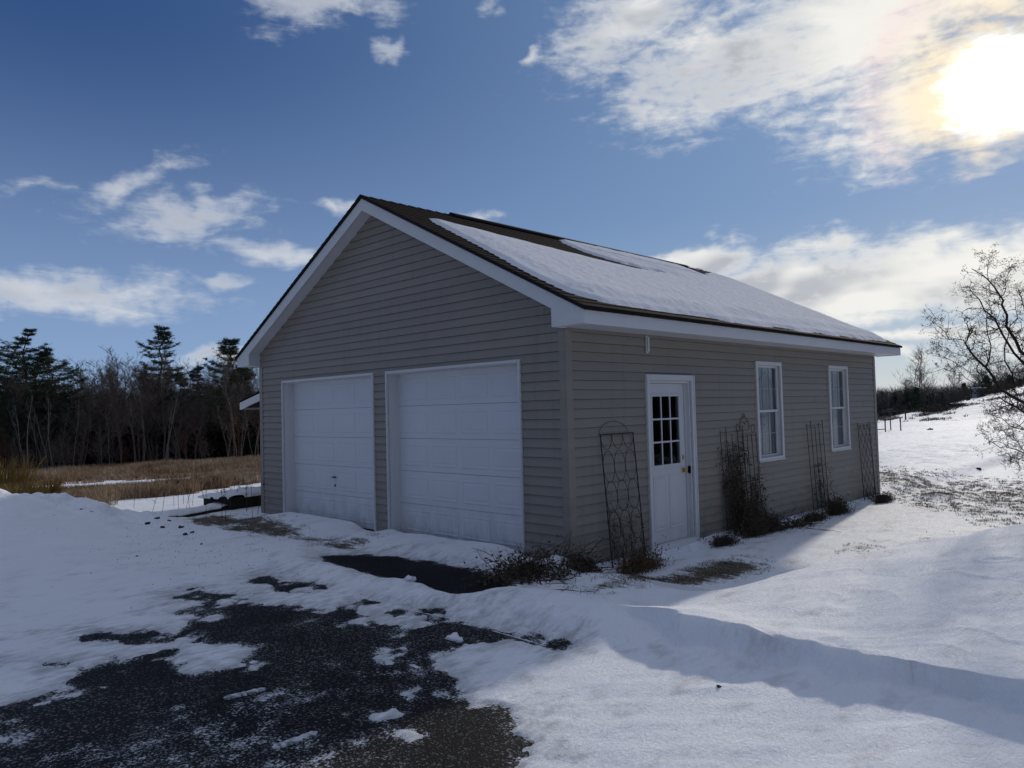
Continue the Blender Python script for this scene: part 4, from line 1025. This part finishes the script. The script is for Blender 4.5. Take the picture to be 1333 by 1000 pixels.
# pale strips on the asphalt
def m_ice(t, b):
    n = t.ramp(t.noise(t.geo(), 28, 4, .6), .35, .6); t.l.new(t.mix(n, (.12,.125,.135), (.60,.62,.65)), b.inputs['Base Color']); t.l.new(t.bump(n, .4, .01), b.inputs['Normal'])
M_ICE = mat('packed_ice', rough=.4, fn=m_ice)
def strip(px0, py0, px1, py1, wd, lab, seed):
    a = unp(px0,py0); b_ = unp(px1,py1); e = b_-a; n_ = np.array([-e[1],e[0]])/np.linalg.norm(e); K = 22; V = []
    r = np.random.default_rng(seed)
    for i in range(K+1):
        t_ = i/K; c = a+e*t_; wl = wd*.5*(1+.35*r.normal()*.5)*min(1,(.25+min(t_,1-t_)*10)); wr = wd*.5*(1+.35*r.normal()*.5)*min(1,(.25+min(t_,1-t_)*10))
        V += [(*(c-n_*wl), .004), (*(c-n_*wl*.85), .0125), (*(c+n_*wr*.85), .0125), (*(c+n_*wr), .004)]
    Fc = []
    for i in range(K):
        for j in range(3): Fc.append((i*4+j, i*4+4+j, i*4+5+j, i*4+1+j))
    mb = MB(); mb.add(V, [q[::-1] for q in Fc]); return mb.build('ice_strip', M_ICE, label=lab, cat='ice')
strip(291,911,346,898,.058,'short pale ice strip on dark asphalt farther from the viewer',1)
strip(354,976,413,955,.058,'short pale ice strip on asphalt nearest the bottom edge',2)
# plough streaks of snow beside the bare patch
for i,(a,b_,c,d_,lab) in enumerate([(500,785,640,815,'long thin line of snow left by a plough blade along the bare patch'),(640,818,712,840,'short thin line of snow at the tip of the bare patch')]):
    A_ = unp(a,b_,.03); B_ = unp(c,d_,.02); mb = MB(); K = 30
    pts = [(*(A_+(B_-A_)*k/K+np.array([0,.012*math.sin(k*.45)+.004*math.sin(k*2.1)])), .012) for k in range(K+1)]
    mb.tube(pts, [.005*(.15+abs(math.sin(k*1.7+math.sin(k*.6)*2))) for k in range(K+1)], 6); mb.build('snow_line', M_RS, smooth=True, label=lab, cat='snow')
# little broken snow chunks
for i,(px,py) in enumerate([(538,752),(532,755),(590,832),(598,836)]):
    q = unp(px,py,.1 if py < 770 else 0); bm = bmesh.new(); bmesh.ops.create_icosphere(bm, subdivisions=2, radius=.035+.012*(i % 3))
    for v in bm.verts: v.co *= .75+.5*abs(math.sin(v.co.x*90+i)*math.cos(v.co.y*70)); v.co.z *= .7
    me = bpy.data.meshes.new('snow_chunk'); bm.to_mesh(me); bm.free(); me.materials.append(M_RS); me.polygons.foreach_set('use_smooth',[True]*len(me.polygons)); o = bpy.data.objects.new('snow_chunk', me); COL.objects.link(o); o.location = (q[0],q[1],gz1(*q)+.02)
    tag(o, 'small broken chunk of snow on the driveway before the garage', 'snow', 'snow chunks on the driveway')

# ---------------------------------------------------------------- trees
def bark(name, a, b_): return mat(name, rough=.9, spec=.15, fn=lambda t,b: t.l.new(t.mix(t.noise(t.geo(), 3, 4, .6), a, b_), b.inputs['Base Color']))
M_BARK = bark('bark', (.075,.058,.048), (.155,.125,.105)); M_BARKD = bark('dark_bark', (.018,.015,.013), (.05,.04,.034)); M_BIRCH = bark('birch_bark', (.10,.09,.08), (.22,.20,.185)); M_RED = bark('red_twigs', (.06,.026,.022), (.14,.065,.05))
def m_needle(t, b): t.l.new(t.mix(t.noise(t.geo(), 1.2, 4, .6), (.020,.036,.020), (.062,.090,.048)), b.inputs['Base Color'])
M_NEED = mat('pine_needles', rough=.8, spec=.25, fn=m_needle)
def gen_bare(seed, H, spread=.32, r0=.09, levels=3, clear=.3, twigr=.010, nb=26):
    r = np.random.default_rng(seed); mb = MB()
    def grow_(p, d, l, rad, lev, n):
        pts = [p]; d = d/np.linalg.norm(d)
        for i in range(n):
            d = d+r.normal(size=3)*(.06 if lev == 0 else .16)+np.array([0,0,.05 if lev else .02]); d /= np.linalg.norm(d); pts.append(pts[-1]+d*l/n)
        rr = np.linspace(rad, rad*(.25 if lev == 0 else .4), n+1)
        mb.tube(pts, np.maximum(rr, twigr*.6), 6 if lev == 0 else 3, cap=False)
        if lev < levels:
            m_ = nb if lev == 0 else (6 if lev == 1 else 5)
            for k in range(m_):
                t_ = r.uniform(clear if lev == 0 else .2, 1)*n; i = min(int(t_), n-1); q = pts[i]+(pts[i+1]-pts[i])*(t_-i)
                ax = r.normal(size=3); ax[2] = abs(ax[2])*.5+ (.6 if lev == 0 else .3); ax /= np.linalg.norm(ax)
                dd = d*.35+ax*.9; tt = t_/n
                grow_(q, dd, l*(spread*(1.15-tt*.7) if lev == 0 else .48)*r.uniform(.6,1.2), max(rr[i]*.5, twigr), lev+1, 4 if lev == 0 else 3)
    grow_(np.zeros(3), np.array([r.normal()*.04, r.normal()*.04, 1]), H, r0, 0, 10)
    return mb
def add_tree(px, D, mesh_o, s, **k):
    q = P(px, D) if not isinstance(px, tuple) else px
    o = mesh_o if not mesh_o.get('used') else mesh_o.copy()
    if mesh_o.get('used'): COL.objects.link(o)
    mesh_o['used'] = 1
    for kk in ('used',):
        if kk in o and o is not mesh_o: del o[kk]
    o.location = (q[0], q[1], float(base_h(*q))-.1); o.scale = (s,s,s); o.rotation_euler = (0,0,random.uniform(0,6.28)); return tag(o, **k)
var = [gen_bare(100+i, 8.2, .34, .075, 3, .22, .011, 22).build('bare_tree', M_BARK) for i in range(6)]
varr = [gen_bare(140+i, 3.4, .5, .03, 2, .05, .010, 20).build('bare_shrub', M_RED if i == 0 else M_BARK) for i in range(3)]
birch = [gen_bare(160+i, 7.0, .16, .050, 2, .5, .006, 10).build('birch_tree', M_BIRCH) for i in range(3)]
r = np.random.default_rng(15)
for i in range(150):
    px = r.uniform(-30, 350); D = r.uniform(68, 100); s = r.uniform(.85,1.18)*(1+.006*(D-68))
    add_tree(px, D, var[i % 6], s, label='leafless grey-brown tree in the dark wood left of the garage', cat='tree', group='bare trees of the left-hand wood')
for i, px in enumerate(list(r.uniform(-10,340,16))+[57,63,70,76,83,106,142,175,184,312,330]):
    add_tree(px, r.uniform(58,70) if px < 250 else r.uniform(60,64), birch[i % 3], r.uniform(.55,1.0), label='slender pale-barked tree at the front of the left-hand wood', cat='tree', group='pale slender trees of the left-hand wood')
for i in range(34):
    add_tree(r.uniform(-20,340), r.uniform(62,72), varr[i % 3], r.uniform(.6,1.2), label='bare twiggy shrub along the foot of the left-hand wood', cat='shrub', group='shrubs along the left-hand wood')
tt_ = add_tree(146, 80, gen_bare(181, 12.0, .28, .09, 3, .35, .012, 24).build('bare_tree', M_BARK), 1.0, label='tallest bare tree rising above the wood left of the middle pine', cat='tree')
# woods behind, one mass
def wood_mass(name, ptsfun, n, hmin, hmax, wd, m, mn, lab, seed, under):
    r = np.random.default_rng(seed); xy = ptsfun(r, n); z = base_h(xy[:,0], xy[:,1]); base = np.column_stack([xy, z-.2])
    V1, F1 = blades(base, r.uniform(hmin,hmax,n), wd, r.uniform(0,.18,n))
    # dense twigs near the top
    nt = n*6; i = r.integers(0,n,nt); hb = r.uniform(.3,.95,nt)*hmax; b2 = base[i]+np.stack([r.normal(size=nt)*.8, r.normal(size=nt)*.8, hb],1)
    V2, F2 = blades(b2, r.uniform(.5,1.4,nt), wd*.45, r.uniform(.1,.9,nt))
    o = tri_mesh(name, np.vstack([V1,V2]), np.vstack([F1,F2+len(V1)]), m, label=lab, cat='woods', kind='stuff')
    return o
def dark_thicket(name, ptsfun, n, hmax, size, m, lab, seed):
    r = np.random.default_rng(seed); xy = ptsfun(r, n); z = base_h(xy[:,0], xy[:,1]); H = hmax*(.65+.5*fbm(xy[:,0]+xy[:,1], xy[:,1]*0+3, 4, 3, seed))
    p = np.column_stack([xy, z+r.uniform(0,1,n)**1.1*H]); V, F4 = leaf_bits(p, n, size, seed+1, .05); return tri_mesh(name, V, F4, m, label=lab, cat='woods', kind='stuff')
def fanL(d0, d1, p0=-60, p1=380):
    def fn(r, n):
        px = r.uniform(p0,p1,n); D = r.uniform(d0,d1,n); d = F[None,:]+RT[None,:]*((px-666.5)/FL)[:,None]; return CAM[:2]+d[:,:2]*D[:,None]
    return fn
wood_mass('distant_wood', fanL(84,116), 7500, 6.0, 8.9, .08, M_BARK, None, 'dense mass of bare trees behind the left-hand wood edge', 210, None)
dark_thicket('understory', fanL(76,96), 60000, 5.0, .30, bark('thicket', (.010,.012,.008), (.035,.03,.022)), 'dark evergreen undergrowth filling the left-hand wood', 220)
# pines
def pine(lab, px, D, H, clearf, spread, seed, topy='spire', ntr=1):
    r = np.random.default_rng(seed); q = P(px, D); thin_ = .6
    o = empty('pine_tree', (q[0],q[1],float(base_h(*q))-.1), label=lab, cat='pine tree')
    tb = MB(); nv = []; br = MB()
    pts = [np.array([r.normal()*.05*i**.7, r.normal()*.05*i**.7, H*i/12]) for i in range(13)]
    tb.tube(pts, np.linspace(.24,.035,13)*H/15, 7); tb.build('trunk', M_BARKD, o, smooth=True)
    z = H*clearf
    while z < H*.985:
        f_ = (z/H-clearf)/(1-clearf)
        if topy == 'spire': Lb = spread*((1-f_)**.72)*(.60+.5*min(1,f_*4))*(.8+.35*math.sin(z*2.3+seed))+.22
        else: Lb = spread*(math.sin(min(1,f_*1.05+.12)*math.pi)**.6)*.95+.4
        nbk = r.integers(4,7); a0 = r.uniform(0,6.28)
        for k in range(nbk):
            a = a0+k*6.28/nbk+r.normal()*.25; l = Lb*r.uniform(.55,1.15); rise = r.uniform(-.10,.16)+.75*max(0,f_-.5)
            c = np.array([np.interp(z, [p[2] for p in pts], [p[0] for p in pts]), np.interp(z, [p[2] for p in pts], [p[1] for p in pts]), z])
            bp = [c+np.array([math.cos(a)*l*t_, math.sin(a)*l*t_, l*(rise*t_-.10*math.sin(t_*3)+.12*t_*t_)]) for t_ in (0,.3,.6,.85,1)]
            br.tube(bp, np.linspace(.035,.008,5)*H/15, 4, cap=False)
            bp = np.array(bp); m_ = int(6+8*l)
            for j in range(m_):
                t_ = r.uniform(.28,1.02); cc = np.array([np.interp(t_,(0,.3,.6,.85,1),bp[:,d_]) for d_ in range(3)]); wd = .30*l*(1.1-t_)+.12
                off = r.normal()*wd; cc = cc+np.array([-math.sin(a)*off, math.cos(a)*off, r.normal()*.05+.04]); nv.append((cc, a+np.sign(off)*.6))
        z += r.uniform(.45,.85)*H/15*(1 if f_ < .8 else .6)
    br.build('limbs', M_BARKD, o)
    C = np.array([n_[0] for n_ in nv]); A = np.array([n_[1] for n_ in nv]); m_ = 15
    C = np.repeat(C, m_, 0); A = np.repeat(A, m_); n = len(C)
    d = np.stack([np.cos(A)+r.normal(size=n)*.7, np.sin(A)+r.normal(size=n)*.7, .35+r.normal(size=n)*.45],1); d /= np.linalg.norm(d,axis=1)[:,None]
    C = C+r.normal(size=(n,3))*np.array([.10,.10,.04]); s = np.cross(d, r.normal(size=(n,3))); s /= np.linalg.norm(s,axis=1)[:,None]; ln = r.uniform(.12,.30,(n,1)); wd = .022
    V = np.stack([C-s*wd, C+s*wd, C+d*ln],1).reshape(-1,3); Ft = np.arange(n*3).reshape(-1,3)
    tri_mesh('crown', V, Ft, M_NEED, o); return o
pine('tall spired pine standing alone in the middle of the left-hand wood', 208, 78, 14.6, .34, 4.0, 401)
pine('pine with open ragged top just left of the garage eave', 299, 72, 11.9, .34, 4.2, 402)
pine('broad-topped pine at the left edge of the photo', 18, 76, 14.2, .30, 4.3, 403, 'round')
pine('broad-topped pine second from the left edge with bare middle trunk', 34, 74, 14.4, .34, 4.2, 404, 'round')
pine('shorter leaning pine right of the broad-topped pair', 64, 73, 12.4, .26, 4.4, 405, 'round')
pine('short dark pine among trunks behind the middle pine', 236, 90, 10.6, .15, 2.0, 406)
pine('small pine whose tip shows between the middle pine and the garage', 258, 88, 11.2, .2, 1.6, 407)
pine('dark low pine beneath the broad-topped pair at the left', -12, 68, 9.0, .1, 3.0, 408, 'round')
pine('dense dark pine low behind the open-topped one by the eave', 318, 76, 9.6, .08, 2.8, 409)
pine('low dark pine below the leaning pine', 84, 76, 7.4, .08, 2.0, 410)

for i, (tx, ty, th_) in enumerate([(15,-10.2,7.5),(17.5,-13.5,9),(20.5,-14.5,10),(13.5,-13,8),(17,-8.7,8),(20,-11.2,9.5)]):
    r = np.random.default_rng(700+i); o = empty('evergreen_tree', (tx,ty,-.4), label='dark spruce standing out of view to the right and mirrored in the side door panes', cat='tree', group='spruces right of the view')
    tb = MB(); tb.tube([(0,0,0),(0,0,th_*.92)], [.14,.03], 6); tb.build('trunk', M_BARKD, o)
    n = 9000; f_ = r.uniform(.06,1,n); a = r.uniform(0,6.28,n); rr = 2.0*(1-f_)**.8*r.uniform(.2,1.1,n)*(1+.2*np.sin(f_*60))
    V, F4 = leaf_bits(np.stack([np.cos(a)*rr, np.sin(a)*rr, th_*f_-.1*rr],1), n, .13, 710+i, .05); tri_mesh('crown', V, F4, M_NEED, o)
# right-hand horizon woods
def ever(lab, px, D, H, wd, seed, group):
    r = np.random.default_rng(seed); q = P(px, D); o = empty('evergreen_tree', (q[0],q[1],float(base_h(*q))-.1), label=lab, cat='tree', group=group)
    tb = MB(); tb.tube([(0,0,0),(0,0,H*.9)], [.12,.03], 5); tb.build('trunk', M_BARKD, o)
    n = 1500; f_ = r.uniform(.08,1,n); a = r.uniform(0,6.28,n); rr = wd*(1-f_)**.7*r.uniform(.3,1.1,n)*(1+.25*np.sin(a*3+seed))
    V, F4 = leaf_bits(np.stack([np.cos(a)*rr, np.sin(a)*rr, H*f_],1), n, .22, seed+5, .1); tri_mesh('crown', V, F4, M_NEED, o)
r = np.random.default_rng(19)
for i in range(20):
    px = 1120+i*15+r.uniform(-3,3); ever('rounded dark evergreen in the tree line beyond the right-hand field', px, r.uniform(112,128), r.uniform(3.6,5.6)+(.8 if px > 1240 else 0), r.uniform(1.3,2.2), 500+i, 'evergreens of the right-hand tree line')
for i in range(46):
    px = r.uniform(1135,1420); 
    if px < 1230 and r.uniform() < .5: continue
    add_tree(px, r.uniform(112,135), var[i % 6], r.uniform(.62,.95)*(1.12 if px > 1230 else .8), label='hazy bare tree in the tree line beyond the right-hand field', cat='tree', group='bare trees of the right-hand tree line')
for px, s in ((1186,1.22),(1192,1.30),(1199,1.2)):
    add_tree(px, 118, var[int(px) % 6], s, label='tall upright bare tree above the right-hand tree line', cat='tree', group='cluster of tall bare trees on the right horizon')
wood_mass('horizon_wood', fanL(118,160,1090,1460), 9000, 3.6, 5.9, .10, bark('hazed_bark', (.12,.11,.105), (.20,.18,.165)), None, 'dense bare wood along the right horizon', 230, None)  # haze and backlight of the horizon wood put into a paler bark colour
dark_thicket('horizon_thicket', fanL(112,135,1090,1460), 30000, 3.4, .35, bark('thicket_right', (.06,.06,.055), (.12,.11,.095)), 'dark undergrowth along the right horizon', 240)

# near bare tree at the right edge
def right_tree():
    D = 12.5; r = np.random.default_rng(33); o_xy = P(1405, D); z0 = gz1(*o_xy)-.05
    M_AB = bark('apple_bark', (.018,.015,.013), (.048,.040,.034))
    o = empty('apple_tree', (o_xy[0],o_xy[1],z0), label='spreading leafless tree reaching in at the right edge', cat='tree')
    def W3(px, py, dd=0.):
        d = F+RT*(px-666.5)/FL-UP*(py-500)/FL; return CAM+d*(D+dd)-np.array([o_xy[0],o_xy[1],z0])
    tk = MB(); ba = W3(1405, 500); ba = np.array([0,0,0.])
    tk.tube([(0,0,0), W3(1403,600,.1), W3(1396,560,.05), W3(1392,530,0)], [.15,.11,.10,.09], 10, cap=False)
    tk.build('trunk', M_AB, o, smooth=True)
    br = MB()
    limbs = [ ([(1392,530),(1372,500),(1345,475),(1328,457),(1310,425),(1304,397),(1303,387),(1285,363),(1265,350)], .055, .007, 0, -.5),
      ([(1303,387),(1310,373),(1315,352)], .010,.004,-.2,-.1), ([(1287,365),(1286,347),(1287,331)], .009,.003,-.4,-.2), ([(1288,366),(1300,357),(1308,353)], .007,.003,-.4,.1),
      ([(1385,525),(1350,492),(1320,460),(1295,415),(1275,390),(1260,372)], .045,.005,.1,.9), ([(1278,394),(1267,388),(1257,387)], .007,.003,.7,1.),
      ([(1390,535),(1345,530),(1300,505),(1283,478),(1265,460),(1256,446),(1262,432),(1260,418)], .042,.007,0,-1.1), ([(1256,443),(1235,442),(1222,425),(1208,412)], .012,.003,-1.,-1.4),
      ([(1300,505),(1285,490),(1262,485),(1240,470),(1212,462)], .012,.003,-.6,-1.2), ([(1270,500),(1250,485),(1228,480),(1205,486)], .009,.003,-.3,.5), ([(1272,468),(1250,462),(1232,452),(1218,452)], .009,.003,-.8,-.2),
      ([(1283,478),(1290,450),(1284,425),(1287,400)], .018,.004,-.7,-.3), ([(1320,500),(1308,470),(1312,440),(1325,415),(1322,390)], .022,.004,.2,.8), ([(1345,475),(1338,440),(1333,400),(1325,375)], .022,.005,0,.5),
      ([(1370,500),(1355,460),(1350,420),(1345,385)], .035,.006,0,.3), ([(1392,530),(1400,480),(1410,430),(1415,385)], .06,.008,0,0), ([(1395,530),(1430,480),(1460,420),(1490,380)], .055,.006,0,.8), ([(1395,540),(1440,520),(1480,500),(1520,480)], .04,.006,0,-.8),
      ([(1392,560),(1355,548),(1333,537),(1318,527),(1300,517),(1285,520)], .034,.006,0,-.6), ([(1394,575),(1360,575),(1333,560),(1305,545),(1290,540)], .02,.004,0,.7),
      ([(1394,590),(1350,597),(1322,585),(1302,583),(1287,574),(1275,563)], .018,.003,0,-.3), ([(1340,590),(1325,575),(1310,565),(1300,552)], .010,.003,-.1,-.4), ([(1360,590),(1340,603),(1322,592),(1312,590)], .009,.003,-.1,.3), ([(1333,548),(1320,557),(1308,560),(1296,558)], .009,.003,-.2,.1)]
    segs = []
    for pts, ra, rb, d0, d1 in limbs:
        K = len(pts); p3 = [W3(px,py,d0+(d1-d0)*i/(K-1)) for i,(px,py) in enumerate(pts)]
        # resample with slight crookedness
        q3 = [p3[0]]
        for a, b_ in zip(p3[:-1], p3[1:]):
            q3.append((a+b_)/2+r.normal(size=3)*.025); q3.append(b_)
        rr = np.linspace(ra*.68, rb*.8, len(q3)); br.tube(q3, rr, 7 if ra > .02 else 5, cap=False); segs.append((np.array(q3), rr))
    br.build('limbs', M_AB, o, smooth=True)
    tw = MB(); bud = []
    def twig(p, d, l, rad, lev):
        pts = [p]; 
        for i in range(4):
            d = d+r.normal(size=3)*.28+np.array([0,0,.05]); d /= np.linalg.norm(d); pts.append(pts[-1]+d*l/4)
        tw.tube(pts, np.linspace(rad, rad*.6, 5), 3, cap=False)
        if lev < 2:
            for k in range(4 if lev == 0 else 3):
                i = r.integers(1,5); twig(pts[i], d+r.normal(size=3)*.9, l*r.uniform(.35,.65), max(rad*.65,.0018), lev+1)
        else: bud.append(pts[-1])
        bud.append(pts[2]) if lev == 2 else None
    for q3, rr in segs:
        L_ = len(q3)
        for k in range(int(3+L_*1.25)):
            t_ = r.uniform(.12,1)*(L_-1); i = min(int(t_), L_-2); p = q3[i]+(q3[i+1]-q3[i])*(t_-i); d = q3[i+1]-q3[i]; d /= np.linalg.norm(d)+1e-9
            dd = d*.5+r.normal(size=3)*.8; dd[2] += .15; twig(p, dd/np.linalg.norm(dd), r.uniform(.20,.46)*(1.15-.6*t_/(L_-1)), min(.0065, rr[i]*.55), 0)
    tw.build('twigs', M_AB, o)
    B = np.array(bud); V, F4 = leaf_bits(B, len(B), .012, 88, .012); tri_mesh('buds', V, F4, M_DEADD, o)
    print('tree faces', len(tw.f), 'buds', len(B))
right_tree()

# ---------------------------------------------------------------- far things in the right-hand field
M_RUST = mat('rusted_pipe', (.05,.038,.03), .7)
c = P(1156, 44); o = empty('pipe_frame', (c[0],c[1],gz1(*c)), rz=R_(-30), label='low pipe frame with snowy top rail beyond the rear corner', cat='frame')
for px, D in ((1150,42.5),(1157,47),(1170,44.5),(1128,42),(1135,46)):
    q = P(px, D); mb = MB(); mb.tube([(q[0],q[1],gz1(*q)-.1),(q[0],q[1],.62)], .035, 6); p_ = mb.build('post', M_RUST, o); p_.matrix_parent_inverse = (Matrix.Translation(o.location) @ Matrix.Rotation(R_(-30),4,'Z')).inverted()
mb = MB(); A = [(*P(px,D), .64) for px, D in ((1128,42),(1150,42.5),(1170,44.5),(1157,47),(1135,46),(1128,42))]
for a, b_ in zip(A[:-1], A[1:]): mb.tube([a,b_], .032, 6)
a = P(1128,42); b_ = P(1150,42.5); mb.tube([(*a,.05),(*b_,.05)], .025, 5)
p_ = mb.build('rail', M_RUST, o); p_.matrix_parent_inverse = (Matrix.Translation(o.location) @ Matrix.Rotation(R_(-30),4,'Z')).inverted()
def far_box(lab, px, D, wx, dy, h, m, cat, roofm=None, lift=0.):
    q = P(px, D); o = empty('equipment_box' if cat != 'shed' else 'small_shed', (q[0],q[1],gz1(*q)-.05+lift), rz=R_(40), label=lab, cat=cat); mb = MB(); mb.box((-wx/2,-dy/2,0),(wx/2,dy/2,h)); mb.build('body', m, o, bevel=.03)
    mb = MB(); mb.box((-wx/2-.06,-dy/2-.06,h+.002),(wx/2+.06,dy/2+.06,h+.10)); mb.build('lid', roofm or m, o, bevel=.03)
    mb = MB(); mb.box((-wx/2-.02,-.2,.1),(-wx/2-.004,.2,h*.8)); mb.build('hatch', M_RUST, o)
M_GREY = mat('grey_panel', (.12,.135,.16), .6)
far_box('grey-blue box beside the brush heap on the far right slope', 1274, 84, 1.0, 1.0, 1.05, M_GREY, 'box', M_RS)
far_box('small dark upright box left of the grey-blue one', 1259, 82, .24, .3, .42, M_RUST, 'box')
far_box('small dark box high on the slope beside the grey-blue one', 1265, 88, .3, .3, .4, M_RUST, 'box')
def mound(lab, px, D, w_, h_, seed):
    q = P(px, D); o = brush('brush_pile', lab, (q[0],q[1]), w_, w_, h_, 70, seed, 0, cat='brush pile')
    for ob in o.children:
        if ob.name.startswith('twigs'): ob.scale = (1,1,1)
    r = np.random.default_rng(seed); n = 1600; cb = np.stack([r.normal(size=n)*w_*.35, r.normal(size=n)*w_*.35, np.abs(r.normal(size=n))*h_*.4],1); V, F4 = leaf_bits(cb, n, .11, seed, .03); tri_mesh('debris', V, F4, M_DEADD, o)
mound('dark brush mound with a post on the far snowy slope', 1217, 74, 2.6, .55, 601)
mound('long low heap of debris right of the grey-blue box', 1296, 83, 3.6, .9, 602)
mound('flat brush patch between the post mound and the boxes', 1238, 76, 1.9, .35, 603)
for px, D, h_, lab in ((1216,74.5,1.4,'thin post standing in the dark brush mound'),(1177,68,.95,'leaning post in the weeds beyond the pipe frame')):
    q = P(px, D); mb = MB(); mb.tube([(0,0,-.2),(0,0,h_*.6),(.03 if px > 1200 else -.2,0,h_)], [.07,.06,.05], 6); o = mb.build('post', M_RUST, label=lab, cat='post'); o.location = (q[0],q[1],gz1(*q)); 
print('done building', len(bpy.data.objects))
